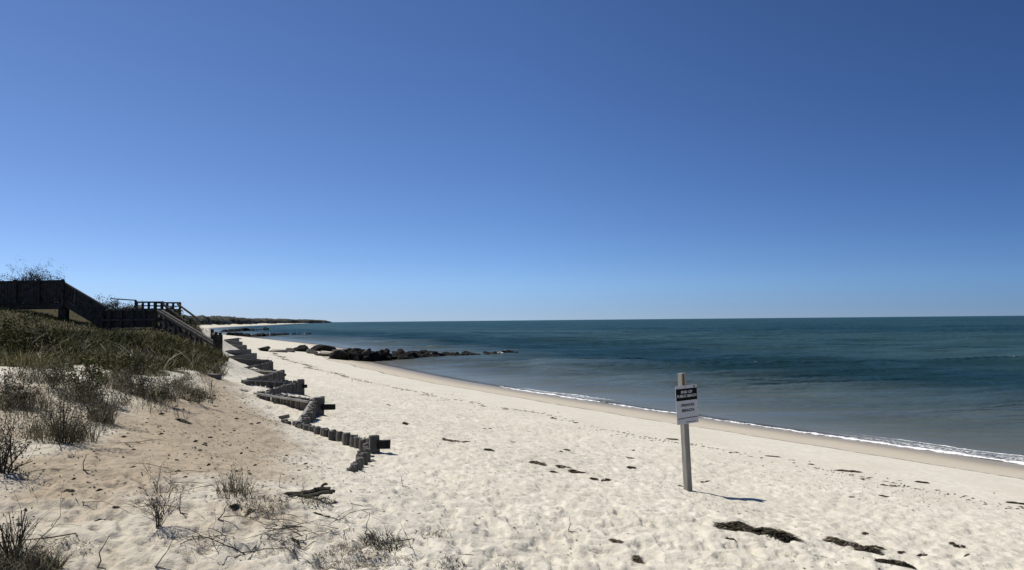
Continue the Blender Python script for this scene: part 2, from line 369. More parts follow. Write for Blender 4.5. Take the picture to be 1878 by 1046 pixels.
gp = [(v.x, v.y) for v in at_many([(-40, 668), (60, 678), (150, 672), (250, 692), (300, 700), (345, 700), (372, 690), (388, 668), (384, 655)])]
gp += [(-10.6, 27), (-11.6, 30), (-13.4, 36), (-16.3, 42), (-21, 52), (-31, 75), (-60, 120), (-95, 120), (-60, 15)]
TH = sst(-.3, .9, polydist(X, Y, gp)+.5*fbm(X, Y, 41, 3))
LB = [(v.x, v.y) for v in at_many([(-80, 700), (60, 700), (300, 760), (430, 900), (560, 960), (620, 1044)])]+[(-.6, 3.6), (-3, 2.5), (-8, 3), (-9, 9)]
BE = np.maximum(BE, .52*sst(-1.2, .8, polydist(X, Y, LB)+.6*fbm(X*1.2, Y*1.2, 78, 3)))
me = mesh_np('beach_ground', np.stack([X, Y, Z], -1).reshape(-1, 3), grid_faces(len(rs), len(angs), True), M['sand'], True,
             {'s': np.clip(S, -50, 50).ravel(), 'beige': BE.ravel(), 'thatch': TH.ravel()})
kind(link('beach_ground', me), 'structure')

def waves(x, y, s):
    ca, sa = math.cos(.12), math.sin(.12); u = x*ca+y*sa; v = -x*sa+y*ca
    r = np.hypot(x, y)
    w = .022*(vnoise(u*.55, v*1.7, 31)-.5)*(1-sst(40, 90, r)) + .07*(vnoise(u*.16, v*.55, 32)-.5)*(1-sst(120, 260, r))
    rid = 1-np.abs(2*vnoise(u*.045+3, v*.20, 33)-1); w = w + .10*(rid**2-.35)*(1-sst(300, 700, r))
    w = w + .16*(vnoise(u*.014, v*.07, 34)-.5)*(1-sst(900, 2000, r))
    return w*2*(.10+.9*sst(-.5, -12, s)*1.0)
sa_ = np.linspace(-W, W, 700); sr = np.concatenate([geo(9, 300, 1.0075), geo(300, 60000, 1.035), [60000]])
X, Y = polar(sa_, sr); S = sdist(X, Y)
def sstd(a, b, x): return 1-sst(b, a, x) if a > b else sst(a, b, x)
wz = waves(X, Y, S) if False else None
r_ = np.hypot(X, Y); amp = .08+.92*(1-sst(-12, -.5, S))
ca, sa = math.cos(.12), math.sin(.12); u = X*ca+Y*sa; v = -X*sa+Y*ca
u = u+1.6*fbm(X*.1, Y*.1, 51, 2); v = v+.9*fbm(X*.13, Y*.13, 52, 2)
w = .07*(vnoise(u*.6, v*1.9, 31)-.5)*(1-sst(40, 100, r_)) + .20*(vnoise(u*.2, v*.62, 32)-.5)*(1-sst(120, 300, r_))
rid = 1-np.abs(2*vnoise(u*.05+3, v*.23, 33)-1); w = w+.36*(rid**2-.4)*(1-sst(300, 800, r_))
w = w+.34*(vnoise(u*.09, v*.31, 36)-.5)*(1-sst(200, 450, r_))+.55*(vnoise(u*.02, v*.085, 34)-.5)*(1-sst(900, 2200, r_))*sst(40, 120, r_)+1.0*(vnoise(u*.006, v*.03, 37)-.5)*sst(200, 500, r_)*(1-sst(2500, 5000, r_))
ZW = w*amp + .03*np.exp(-((S+.3)/.5)**2)
foam = np.zeros_like(X)
# foam strength along the shore: strong at the right, broken patches further on
along = np.interp(Y, [0, 16, 19, 21.5, 23.5, 25.4, 26, 28.3, 29.3, 30.6, 33, 35.8, 37.5, 60, 200], [1, 1, .9, .5, .3, .12, .5, .5, .08, .75, .85, .7, 0, 0, 0])
Fc = grid_faces(len(sr), len(sa_), False)
keep = (S.ravel()[Fc] < 1.6).any(1); Fc = Fc[keep]
used = np.unique(Fc); mp = np.full(X.size, -1); mp[used] = np.arange(len(used)); Fc = mp[Fc]
Vv = np.stack([X, Y, ZW], -1).reshape(-1, 3)[used]
me = mesh_np('sea', Vv, Fc, M['water'], True, {'s': np.clip(S, -300, 50).ravel()[used], 'foam': along.ravel()[used]})
kind(link('sea', me), 'structure')

# ------------------------------------------------------------------ blades: many thin leaves in one mesh
def blades(base, h, w, lean, tone, curl=.5):
    n = len(base); ang = RNG.uniform(0, 2*math.pi, n); fa = RNG.uniform(0, math.pi, n)
    L = np.array([0, .38, .72, 1.0]); Wd = np.array([1, .85, .55, .12])
    V = np.zeros((n, 4, 2, 3))
    for k in range(4):
        off = lean*h*(L[k]**(1+curl))
        cx = base[:, 0]+np.cos(ang)*off; cy = base[:, 1]+np.sin(ang)*off
        cz = base[:, 2]+h*L[k]*np.sqrt(np.clip(1-(lean*L[k]*.8)**2, .15, 1))
        for j, sg in ((0, -1), (1, 1)):
            V[:, k, j, 0] = cx+sg*np.cos(fa)*w*Wd[k]/2; V[:, k, j, 1] = cy+sg*np.sin(fa)*w*Wd[k]/2; V[:, k, j, 2] = cz
    b = (np.arange(n)*8)[:, None, None]; q = np.array([[0, 1, 3, 2], [2, 3, 5, 4], [4, 5, 7, 6]])[None]
    return V.reshape(-1, 3), (b+q).reshape(-1, 4), np.repeat(tone, 8)
def mk_blades(name, base, h, w, lean, tone, mat, origin=(0, 0, 0), parent=None, curl=.5):
    V, Fq, t = blades(base, h, w, lean, tone, curl); V = V-np.array(origin)
    me = mesh_np(name, V, Fq, mat, False, {'tone': t}); return link(name, me, parent, origin if parent is None else (0, 0, 0))

n = 260000
bx = np.concatenate([RNG.uniform(-26, -5, n), RNG.uniform(-60, -12, n//4)]); by = np.concatenate([RNG.uniform(9, 36, n), RNG.uniform(30, 110, n//4)])
pd = polydist(bx, by, gp); cl = fbm(bx*.9, by*.9, 41, 3); cl2 = fbm(bx*2.6, by*2.6, 43, 2)
ok = (pd+cl*1.1 > .15) & (cl2+.45*np.clip(pd, 0, 1.2)+.5*fbm(bx*.35, by*.35, 46, 2) > -.22) & ((np.abs(np.arctan2(bx, by)) < math.radians(42)))
ok &= (by < 24) | (by > 35) | (fbm(bx*.7, by*.5, 48, 3) > -.12+.3*RNG.uniform(0, 1, len(bx))) | (RNG.uniform(0, 1, len(bx)) < .42)
ok &= RNG.uniform(0, 1, len(bx)) < np.clip(22/np.hypot(bx, by), .25, 1)
bx = bx[ok]; by = by[ok]; cl = cl[ok]; n = len(bx); R_ = np.hypot(bx, by)
base = np.stack([bx, by, height(bx, by)-.03], -1)
tone = np.clip(.50+.55*fbm(bx*.55, by*.55, 44, 3)+RNG.normal(0, .17, n), 0, .95); tone[RNG.uniform(0, 1, n) < .025] = 1
hh = RNG.uniform(.14, .42, n)*(.8+.5*cl)*np.where(by > 40, .8, np.where(by > 26, .62, 1))
q_ = RNG.choice(np.nonzero(R_ < 22)[0], 170); hh[q_] = RNG.uniform(.35, .75, 170); tone[q_] = 1; lw_ = .006+.0006*R_; lw_[q_] = .016
ll_ = RNG.uniform(.2, 1.15, n); ll_[q_] = RNG.uniform(.7, 1.25, 170)
mk_blades_o = mk_blades('dune_grass', base, hh, lw_, ll_, tone, M['grass'])
kind(mk_blades_o, 'stuff'); mk_blades_o['label'] = 'dense dark olive grass covering the dune below the stairs'
print('grass', n)

# low dead litter at the lower, sparser border of the grass
lp = [(v.x, v.y) for v in at_many([(-40, 690), (60, 690), (200, 690), (345, 700), (372, 690), (390, 720), (330, 770), (200, 740), (190, 790), (-40, 800)])]
n = 26000; bx = RNG.uniform(-9, -3, n); by = RNG.uniform(6, 19, n); pd = polydist(bx, by, lp); cl = fbm(bx*1.7, by*1.7, 61, 3)
ok = (pd > -.1) & (cl > .12); bx = bx[ok]; by = by[ok]; n = len(bx)
o = mk_blades('brown_ground_cover', np.stack([bx, by, height(bx, by)-.01], -1), RNG.uniform(.05, .26, n), .007*np.ones(n), RNG.uniform(.2, 1.1, n), np.clip(RNG.normal(.5, .22, n), 0, 1), M['brush'])
kind(o, 'stuff'); o['label'] = 'sparse brown dead stalks on the sand below the grass'

# ------------------------------------------------------------------ plants: tufts, brush, twigs
def tuft(px, py, w, h, n, label, cat='grass tuft', mat='grass', name='grass_tuft', lean=(.1, .8), t0=.4, group=None, wb=.006, dz=0):
    p = at(px, py); a = RNG.uniform(0, 6.28, n); r = w/2*np.sqrt(RNG.uniform(0, 1, n))
    bx = p.x+np.cos(a)*r; by = p.y+np.sin(a)*r
    base = np.stack([bx, by, height(bx, by)-.01], -1)
    o = mk_blades(name, base, RNG.uniform(.5, 1.05, n)*h, np.full(n, wb), RNG.uniform(lean[0], lean[1], n), np.clip(RNG.normal(t0, .2, n), 0, 1), M[mat], tuple(p))
    return tag(o, label, cat, group)
def branch(mb, p, d, L, r, lvl, spread=.6, droop=0., tips=None):
    nseg = 4; pts = [p]; rad = [r]
    for i in range(nseg):
        d = (d+Vector((random.gauss(0, .16), random.gauss(0, .16), random.gauss(0, .12)-droop))).normalized()
        p = p+d*L/nseg; pts.append(p); rad.append(r*(1-.6*(i+1)/nseg))
    mb.tube(pts, rad, 4 if r > .006 else 3, tone=min(1, max(0, random.gauss(.35, .2))))
    if tips is not None: tips += pts[2:]
    if lvl > 0:
        for k in range(random.randint(2, 4)):
            i = random.randint(1, nseg); q = pts[i]
            dd = (d+Vector((random.gauss(0, spread), random.gauss(0, spread), random.gauss(0, spread*.8)))).normalized()
            branch(mb, q, dd, L*random.uniform(.4, .75), max(rad[i]*.6, .0015), lvl-1, spread, droop, tips)
def leaves(pts, n, spread, size, mat, tones=(0, 1)):
    P = np.array([tuple(p) for p in pts]); i = RNG.integers(0, len(P), n)
    c = P[i]+RNG.normal(0, spread, (n, 3)); a = RNG.normal(0, 1, (n, 3)); a /= np.linalg.norm(a, axis=1)[:, None]
    b = np.cross(a, RNG.normal(0, 1, (n, 3))); b /= np.linalg.norm(b, axis=1)[:, None]; sz = (RNG.uniform(.5, 1.2, n)*size)[:, None]
    V = np.stack([c-a*sz, c+b*sz*.45, c+a*sz, c-b*sz*.45], 1).reshape(-1, 3)
    Fq = np.arange(n*4).reshape(-1, 4); t = np.repeat(RNG.uniform(tones[0], tones[1], n), 4)
    return V, Fq, t
def shrub(p, w, h, stems, nl, label, cat='shrub', name='dune_shrub', leafmat='brush', lsize=.02, lvl=2, r=.008, spread=.6, group=None, lspread=.03, tones=(0, 1)):
    root = empty(name, tuple(p), label, cat, group); mb = MB(); tips = []
    for k in range(stems):
        a = random.uniform(0, 6.28); t = random.uniform(.1, 1)
        d = Vector((math.cos(a)*t*w/h*.7, math.sin(a)*t*w/h*.7, 1)).normalized()
        q = p+Vector((math.cos(a)*w*.12*t, math.sin(a)*w*.12*t, -.03))
        branch(mb, q, d, h*random.uniform(.5, .85), r, lvl, spread, 0, tips)
    link('stems', mb.mesh('stems', M['strand'], origin=p), root)
    if nl:
        V, Fq, t = leaves(tips, nl, lspread, lsize, None, tones); V = V-np.array(tuple(p)); V[:, 2] = np.maximum(V[:, 2], -.02)
        link('foliage', mesh_np('foliage', V, Fq, M[leafmat], False, {'tone': t}), root)
    return root

shrub(at(118, 812), .80, .50, 12, 2800, 'bushy grey-brown dune shrub with bare pale stems, on the slope at the left', lsize=.010, r=.007, lspread=.05, tones=(0, .85))
shrub(at(185, 776), .35, .50, 8, 1500, 'slim dark brushy shrub at the right edge of the big grey-brown shrub', lsize=.013, r=.006)
shrub(at(152, 735), .45, .55, 9, 1900, 'upright dark olive shrub standing behind the big grey-brown shrub', leafmat='grass', lsize=.02, r=.006, tones=(0, .6))
shrub(at(20, 745), .75, .34, 9, 1800, 'low spreading brush at the left edge of the photo under the grass', lsize=.016, r=.006)
shrub(at(2, 868), .42, .42, 16, 900, 'black leafless shrub with spreading arching twigs at the left edge', lsize=.012, r=.008, tones=(0, .4))
shrub(at(38, 668), 1.1, .75, 16, 2600, 'dark hollow bush with pale bent stems at the front edge of the dune grass', leafmat='grass', lsize=.035, r=.011, tones=(0, .35))
shrub(at(225, 690), .8, .38, 9, 1500, 'small dark bush in the middle of the dune grass', leafmat='grass', lsize=.03, r=.008, tones=(0, .5))
for (a, b, w, h, lab) in [(290, 738, .55, .40, 'thin brown brush hanging over the upper edge of the bare sand slope'),
                          (240, 722, .50, .38, 'thin brown brush rooted on the pale sand shelf below the grass'),
                          (355, 738, .60, .30, 'low brown brush low on the slope above the black chunk of wood'),
                          (330, 712, .60, .36, 'brown brush on the rim of the slope close to the grass'),
                          (95, 712, .50, .36, 'brown brush on white sand under the middle of the grass'),
                          (390, 690, .7, .25, 'low dark brush beside the foot of the stairs'),
                          (395, 668, .7, .28, 'dark brush clump at the base of the stair end posts')]:
    shrub(at(a, b), w, h, 8, 1500, lab, lsize=.015, r=.005)
tuft(10, 1075, .55, .20, 1500, 'large dark grass clump in the bottom left corner', t0=.25, wb=.006, mat='brush', lean=(.4, 1.25))
shrub(at(20, 1030), .35, .42, 20, 150, 'spray of black arching stalks rising from the bottom left grass clump', name='dry_plant', cat='plant', lsize=.009, r=.006, lvl=1, tones=(0, .4), lspread=.006)
shrub(at(288, 972), .16, .32, 13, 260, 'upright brown dry plant standing alone on the pale sand, lower left', name='dry_plant', cat='plant', lsize=.008, r=.0035, lvl=2, spread=.35, lspread=.010)
tuft(432, 905, .30, .20, 150, 'pale dry grass tuft at the bottom of the bare sand slope', mat='straw', t0=.55, lean=(.1, .9), wb=.005)
tuft(480, 925, .40, .07, 300, 'flattened dark dry grass tuft beside the pale tuft', mat='straw', t0=.2, lean=(.7, 1.25), wb=.005)
shrub(at(425, 898), .2, .22, 5, 120, 'stiff brown stalks standing in the pale dry grass tuft', name='dry_plant', cat='plant', lsize=.01, r=.005, lvl=1)
tuft(640, 1024, .50, .045, 1500, 'wide matted patch of dead grey-brown grass at the bottom, left of centre', mat='straw', t0=.42, lean=(.8, 1.28), wb=.0045)
tuft(700, 1008, .3, .10, 260, 'dark end of dead grass with a few upright stalks, right of the wide matted patch', mat='weed', t0=.35, lean=(.5, 1.2), wb=.005)
tuft(790, 985, .32, .05, 170, 'small flattened dry tuft on churned sand near the bottom centre-left', mat='weed', t0=.45, lean=(.6, 1.2), wb=.005)
tuft(830, 1046, .22, .05, 200, 'dark dry tuft cut by the bottom edge of the photo, left of centre', mat='weed', t0=.3, lean=(.6, 1.2), wb=.005)
tuft(655, 815, .30, .14, 330, 'dry brown leafy plant growing against the nearest timber wall section', mat='brush', t0=.75, lean=(.4, 1.2), wb=.010)
tuft(448, 718, .2, .05, 160, 'thin dark tuft lying on white sand left of the timber wall', mat='weed', t0=.3, lean=(.7, 1.2), wb=.006)
for (a, b, w, h, n_, lab) in [(112, 806, .55, .34, 800, 'olive grass growing through the big grey-brown shrub'), (150, 738, .4, .42, 600, 'tall olive grass clump behind the big grey-brown shrub'),
        (22, 742, .6, .30, 700, 'brown-olive grass at the left edge under the dune grass'), (185, 774, .25, .36, 380, 'narrow dark grass clump at the right of the big shrub'),
        (238, 716, .4, .28, 420, 'olive grass clump on the pale sand shelf'), (292, 730, .45, .30, 520, 'olive grass hanging over the upper edge of the bare slope'),
        (352, 722, .5, .26, 480, 'dull grass low on the slope beneath the dense dune grass'), (200, 700, .5, .30, 480, 'olive grass clump just under the small dark bush'), (75, 702, .5, .3, 480, 'grass clump right of the dark hollow bush on white sand')]:
    tuft(a, b, w*1.15, h*.9, int(n_*.6), lab, mat='dune_brush', t0=.5, wb=.006, lean=(.15, 1.15))
tuft(390, 652, 1.0, .3, 700, 'grass on the dune edge just left of the stair end posts', t0=.45, wb=.012, lean=(.2, 1.0))
tuft(378, 660, 1.2, .3, 700, 'grass spilling down the dune edge below the lower stair flight', t0=.45, wb=.012, lean=(.2, 1.0))
# tangles of twigs on the sand, lower left
def tangle(px, py, w, n, label, r=.0042, hgt=.10, L=.35):
    p = at(px, py); root_mb = MB()
    tips = [p+Vector((0, 0, .004))]
    for k in range(n):
        q = random.choice(tips); a = random.uniform(0, 6.28); d = Vector((math.cos(a), math.sin(a), random.uniform(-.05, hgt*6))).normalized()
        branch(root_mb, q, d, L*random.uniform(.6, 1.2), r, 1, .7, .07, tips)
    vs = np.array(root_mb.v); g = height(vs[:, 0], vs[:, 1])+.001; vs[:, 2] = np.maximum(vs[:, 2], g); root_mb.v = [tuple(q) for q in vs]
    tag(link('twig_tangle', root_mb.mesh('twig_tangle', M['strand'], origin=p), None, p), label, 'twigs')
tangle(415, 985, .42, 9, 'wiry tangle of dark twigs on the sand in the middle of the lower left')
tangle(500, 985, .42, 8, 'thin looping twigs right of the wiry dark tangle', .003)
tangle(430, 1030, .40, 8, 'thick crossed twigs near the bottom edge under the wiry tangle', .005)
tangle(330, 1000, .35, 5, 'few straight twigs between the dry plant and the wiry tangle', .003)
tangle(140, 985, .5, 5, 'branching grey twig lying right of the bottom left grass clump', .005, .04, .5)
tangle(60, 900, .5, 7, 'spreading dark twigs below the black leafless shrub', .005, .05, .5)
tangle(230, 815, .6, 5, 'long dark root-like twigs trailing down the bare slope right of the big shrub', .004, .03, .6)
tangle(395, 745, .5, 4, 'dark twigs trailing down the slope under the stairs brush', .004, .03, .5)
tangle(440, 865, .6, 5, 'brown twigs and roots lying near the foot of the bare slope', .003, .02, .4)
tangle(500, 940, .4, 7, 'fine twigs spilling right of the flattened dark tuft', .003, .02, .3)
tangle(760, 990, .4, 6, 'dark twigs sticking out between the matted patch and the small flattened tuft', .003, .06, .25)
tangle(870, 1020, .4, 4, 'short dark twigs on churned sand near the bottom centre', .003, .03, .2)

for (a, b, w, n_, lab) in [(395, 992, .30, 260, 'flat patch of dead grass under the wiry twig tangle'), (505, 1005, .28, 240, 'flat patch of dead grass among the thin looping twigs'), (455, 950, .22, 160, 'small flat dead grass patch above the looping twigs'),
        (105, 1010, .4, 420, 'mottled dead grass spreading right of the bottom left clump'), (735, 1030, .22, 180, 'scrap of dead grass right of the wide matted patch'), (930, 1040, .2, 120, 'faint dead grass scrap at the bottom edge near the middle')]:
    tuft(a, b, w, .04, n_, lab, mat='straw', t0=.3, lean=(.8, 1.28), wb=.0045)
tangle(560, 1000, .4, 5, 'thin twigs between the looping twigs and the matted patch', .003, .04, .25)
tangle(300, 880, .5, 4, 'fine dark roots lying across the bare beige slope', .003, .01, .35)
tangle(150, 930, .4, 4, 'fine dark roots near the left foot of the bare slope', .003, .02, .35)
def stick(px, py, h, lean, label, r=.003, rest=False):
    p = at(px, py); mb = MB(); n = 5; pts = []
    for i in range(n):
        t = i/(n-1); q = p+Vector((lean*t+random.gauss(0, .006), random.gauss(0, .006), h*t-.01)); pts.append(q)
    mb.tube(pts, [r*(1.3-.7*i/(n-1)) for i in range(n)], 4, .2)
    k = pts[0]+Vector((0, 0, .012)); mb.tube([k, k+Vector((.04, -.02, .0)), k+Vector((.07, -.03, -.003))], [r, r, r*.5], 4, .2)
    tag(link('upright_twig', mb.mesh('upright_twig', M['strand'], origin=p), None, p), label, 'twig')
stick(1043, 977, .13, .01, 'thin dark upright twig alone in the open sand at bottom centre', .0028)
stick(738, 893, .13, -.01, 'thin upright twig in the sand below the end of the timber wall', .0026)
stick(331, 944, .17, .0, 'straight dark twig standing right of the upright brown dry plant', .0036)
stick(668, 985, .17, .04, 'pale thin stalk sticking up above the wide matted patch', .0028)
stick(178, 1046, .20, .06, 'forked dark twig at the bottom edge right of the big grass clump', .0036)
stick(150, 868, .14, .03, 'short dark twig standing below the big grey-brown shrub', .004)
stick(395, 955, .13, .09, 'slanting dark twig above the wiry tangle', .004)
stick(555, 905, .10, .0, 'short stalk just above the driftwood log', .0028)
stick(510, 895, .15, .03, 'faint thin stalk left of the driftwood log', .0022)
stick(285, 1046, .22, .14, 'long slanting twig at the bottom edge under the upright dry plant', .003)

# driftwood log with grass beneath
p = at(565, 912); mb = MB()
for (a, b, r) in (((-.25, .0, .012), (.17, .06, .05), .017), ((-.14, -.05, .012), (.20, .0, .035), .014), ((-.02, .04, .03), (.20, .10, .02), .012), ((.02, .0, .05), (.14, .09, .085), .008)):
    A = p+Vector(a); B = p+Vector(b); k_ = 12; pts = [A.lerp(B, t/k_)+Vector((0, random.gauss(0, .004), .008*math.sin(t*.8)+random.gauss(0, .003))) for t in range(k_+1)]
    mb.tube(pts, [r*(.45+.75*min(1, t/5))*random.uniform(.75, 1.2) for t in range(k_+1)], 7, random.uniform(.1, .5))
tag(link('driftwood', mb.mesh('driftwood', M['strand'], False, p), None, p), 'dark driftwood log lying on the sand below the bare slope', 'driftwood')
tuft(580, 918, .3, .06, 300, 'brown dead grass bunched under the driftwood log', mat='brush', t0=.45, lean=(.7, 1.2))

# ------------------------------------------------------------------ seaweed clumps, each where the photo has it: (px, py, width px, height px, words)
def clump(px, py, wpx, hpx, label, group=None, mat='weed', tilt=.0):
    p = at(px, py); D = p.y; w = wpx*D/F; dep = max(hpx*D/F*1.7, .02); hgt = max(.012, min(.35*w, .4*hpx*D/F)); n = int(160+wpx*16)
    nc = max(2, int(2+wpx/14)); ux = RNG.uniform(-.5, .5, nc)*w*.8; uy = RNG.normal(0, .22, nc)*dep; us = RNG.uniform(.35, 1.0, nc); ci = RNG.choice(nc, n, p=us/us.sum())
    rr_ = np.abs(RNG.normal(0, .5, n)); a = RNG.uniform(0, 6.28, n)
    x = ux[ci]+np.cos(a)*rr_*us[ci]*max(w/nc*.75, .012); y = uy[ci]-tilt*x+np.sin(a)*rr_*us[ci]*dep*.34
    z = hgt*np.clip(1-rr_, 0, 1)*RNG.uniform(.1, 1, n)*us[ci]
    th = RNG.normal(math.atan(-tilt), .55, n)+math.pi*(RNG.uniform(0, 1, n) < .5)
    L = RNG.uniform(.25, .8, n)*max(dep, .25*w)*.8; L = np.clip(L, .015, .16); ww = np.clip(L*.13, .003, .010)
    gx = p.x+x; gy = p.y+y; gz = height(gx, gy)
    ex = gx+np.cos(th)*L; ey = gy+np.sin(th)*L; ez = height(ex, ey)+.002+RNG.uniform(0, .35, n)*hgt
    b0 = np.stack([gx, gy, gz+z+.003], -1); b1 = np.stack([ex, ey, ez], -1); mid = (b0+b1)/2; mid[:, 2] = np.maximum(mid[:, 2], height(mid[:, 0], mid[:, 1]))+hgt*.4*RNG.uniform(0, 1, n)+.003
    side = np.stack([-np.sin(th), np.cos(th), RNG.normal(0, .5, n)], -1)*ww[:, None]/2
    V = np.stack([b0-side, b0+side, mid-side, mid+side, b1-side*.4, b1+side*.4], 1).reshape(-1, 3)
    q = np.array([[0, 1, 3, 2], [2, 3, 5, 4]])[None]; Fq = ((np.arange(n)*6)[:, None, None]+q).reshape(-1, 4)
    t = np.repeat(np.clip(RNG.normal(.42, .27, n), 0, 1), 6)
    V = V-np.array(tuple(p))
    return tag(link('seaweed_clump', mesh_np('seaweed_clump', V, Fq, M[mat], False, {'tone': t}), None, p), label, 'seaweed', group)
CL = [(1390, 977, 140, 27, 'largest mat of brown dried seaweed, on the sand below the sign post', .28),
      (1338, 990, 16, 7, 'small dark scrap just left of the largest seaweed mat', .3),
      (1598, 1012, 30, 24, 'round dark seaweed ball near the bottom right', 0), (1545, 998, 40, 15, 'ragged seaweed piece left of the round dark ball', .2),
      (1650, 1038, 62, 15, 'streaky brown seaweed cut by the bottom edge, lower right', .3), (1587, 979, 16, 4, 'small thin scrap above the round dark ball', 0),
      (1757, 1003, 22, 5, 'thin slanting scrap at the lower right', .3), (1655, 1017, 12, 4, 'tiny scrap right of the round dark ball', 0),
      (1775, 1020, 10, 4, 'tiny dark scrap nearest the lower right corner', .1), (1692, 1021, 16, 4, 'small faint scrap between two tiny ones, lower right', .3),
      (1868, 925, 34, 7, 'dark seaweed at the right edge of the photo', .25), (1690, 886, 26, 6, 'peaked seaweed heap on the upper debris line at right', .05),
      (1630, 892, 30, 5, 'slanting seaweed strip left of the peaked heap', .3), (1611, 910, 26, 4, 'short dark strip below the slanting strip', .25),
      (1561, 913, 13, 3, 'smallest strip right of the sign shadow', .1), (1552, 865, 60, 5, 'long thin band of seaweed on the upper debris line', .22),
      (1417, 838, 24, 4, 'short seaweed band right of the sign post on the debris line', .1), (1236, 807, 26, 6, 'dark seaweed touching the left side of the sign post', .25),
      (1493, 853, 20, 3, 'thin band between two longer bands right of the post', .2), (1291, 885, 20, 3, 'curved dark scrap just above the sign shadow', 0),
      (1250, 893, 10, 4, 'tiny scrap at the left of the sign post foot', .2),
      (1102, 879, 34, 4, 'tail end of the long broken seaweed string in the middle sand', .25), (1060, 867, 44, 4, 'broken seaweed string in the middle sand', .12),
      (1033, 857, 26, 8, 'brown fuzzy clump above the broken string', 0), (1010, 866, 14, 6, 'small black clump left of the broken string', .1),
      (983, 850, 24, 9, 'brown fuzzy clump leftmost of the central group', .1), (1040, 826, 22, 4, 'slanting thin scrap above the central group', .35),
      (1028, 829, 6, 3, 'dot of seaweed beside the slanting thin scrap', 0), (899, 827, 18, 6, 'dark pointed clump left of the central group', .1),
      (940, 812, 7, 3, 'dot of seaweed right of the long dark band', 0), (836, 810, 44, 6, 'long dark seaweed band right of the timber wall end', 0),
      (893, 787, 16, 3, 'thin scrap above the dark pointed clump', -.1), (742, 778, 12, 5, 'compact dark clump right of the corner of the timber wall', .05),
      (1160, 841, 20, 4, 'dark flat scrap left of the sign post', .1), (1156, 859, 14, 7, 'small fuzzy scrap below the dark flat scrap', .2),
      (1160, 827, 8, 2, 'faint scrap above the dark flat scrap', 0), (923, 751, 22, 3, 'flat dark band on the debris line, middle', .05),
      (1016, 768, 10, 4, 'little dark heap on the debris line', 0), (888, 746, 14, 3, 'thin seaweed where the debris line thins out', .1),
      (778, 725, 18, 2, 'flat scrap on the debris line toward the rocks', 0), (712, 743, 8, 3, 'dot of seaweed between wall and debris line', 0),
      (1057, 776, 14, 3, 'speckled weed on the debris line right of the little heap', .2),
      (1136, 996, 20, 11, 'pointed dark scrap near the bottom centre', .2), (1170, 1030, 26, 8, 'small grey-brown weed near the bottom centre', .0),
      (545, 996, 12, 7, 'round dark weed right of the looping twigs', 0), (430, 930, 20, 8, 'black scrap under the pale dry tuft', .3), (455, 938, 14, 8, 'black scrap right of another under the pale tuft', .3),
      (590, 946, 24, 5, 'flat dark scrap below the driftwood log', .2), (130, 906, 26, 6, 'dark crust on the slope above the bottom left clump', .1),
      (338, 776, 16, 11, 'black chunk of wood low on the bare slope', .3), (210, 933, 10, 5, 'dark pebble-like scrap left of the dry plant', 0)]
for c in CL: clump(c[0], c[1], c[2], c[3], c[4], tilt=c[5], mat='straw' if c[0] in (1136, 1170, 836, 1033, 983, 1545) else 'weed')

# small dark chips on the bare slope: one shared label, nothing tells them apart
chip = []
for k in range(5):
    mb = MB(); pts = [(0, 0, 0), (.5, .1, .12), (1, 0, .05)]; mb.tube(pts, [.10, .3, .08], 5, random.uniform(0, .3)); chip.append(mb.mesh('wood_chip', M['weed']))
cnt = 0
cpoly = bp
while cnt < 270:
    x = random.uniform(-6.5, -1.5); y = random.uniform(5, 17)
    if float(polydist(np.array([x]), np.array([y]), cpoly)[0]) < -.25: continue
    o = link('wood_chip', chip[cnt % 5], None, (x, y, hz(x, y)+.002), random.uniform(0, 6.28)); s_ = random.choice([.014, .02, .026, .038])*random.uniform(.7, 1.3); o.scale = (s_*1.7, s_*.9, s_)
    tag(o, 'one of the small dark wood chips scattered on the bare beige slope', 'wood chip', 'wood chips on the bare slope'); cnt += 1

# fine debris (nobody could count it): flecks on the dry sand and the thin upper debris line
def flecks(name, x, y, size, label):
    n = len(x); a = RNG.uniform(0, 6.28, n); z = height(x, y)+.006
    c = np.stack([x, y, z], -1); u = np.stack([np.cos(a), np.sin(a), np.zeros(n)], -1)*(size*RNG.uniform(.6, 2.2, n))[:, None]; v = np.stack([-np.sin(a), np.cos(a), np.zeros(n)], -1)*(size*RNG.uniform(.25, .6, n))[:, None]
    top = np.stack([np.zeros(n), np.zeros(n), size*RNG.uniform(.12, .45, n)], -1)
    V = np.stack([c-u, c-v, c+u, c+v, c+top], 1).reshape(-1, 3); q = np.array([[0, 1, 4], [1, 2, 4], [2, 3, 4], [3, 0, 4]])[None]
    Fq = ((np.arange(n)*5)[:, None, None]+q).reshape(-1, 3)
    o = link(name, mesh_np(name, V, Fq, M['weed'], False, {'tone': np.repeat(RNG.uniform(0, .8, n), 5)})); kind(o, 'stuff'); o['label'] = label
n = 150000; x = RNG.uniform(-22, 11, n); y = RNG.uniform(4, 62, n); s_ = sdist(x, y)
wob = fbm(x*.25, y*.25, 71, 3)*.55; dl = np.abs(s_-7.25-wob); pr = np.exp(-(dl/.13)**2)*.5+np.exp(-(dl/.6)**2)*.03
pr *= .25+1.5*np.clip(fbm(x*.5, y*.5, 72, 3)+.15, 0, 1); ok = RNG.uniform(0, 1, n) < pr*3.5
flecks('wrack_line', x[ok], y[ok], np.full(ok.sum(), .02)*(1+y[ok]*.025), 'thin broken line of small seaweed bits along the upper beach')
n = 26000; x = RNG.uniform(-8, -1, n); y = RNG.uniform(4.5, 17, n); ok = (polydist(x, y, bp) > -.5) & (fbm(x*1.3, y*1.3, 75, 3) > -.15+.5*RNG.uniform(0, 1, n)) & (RNG.uniform(0, 1, n) < .5)
flecks('slope_litter', x[ok], y[ok], np.full(ok.sum(), .013), 'small dark crumbs and root bits scattered over the bare beige slope')
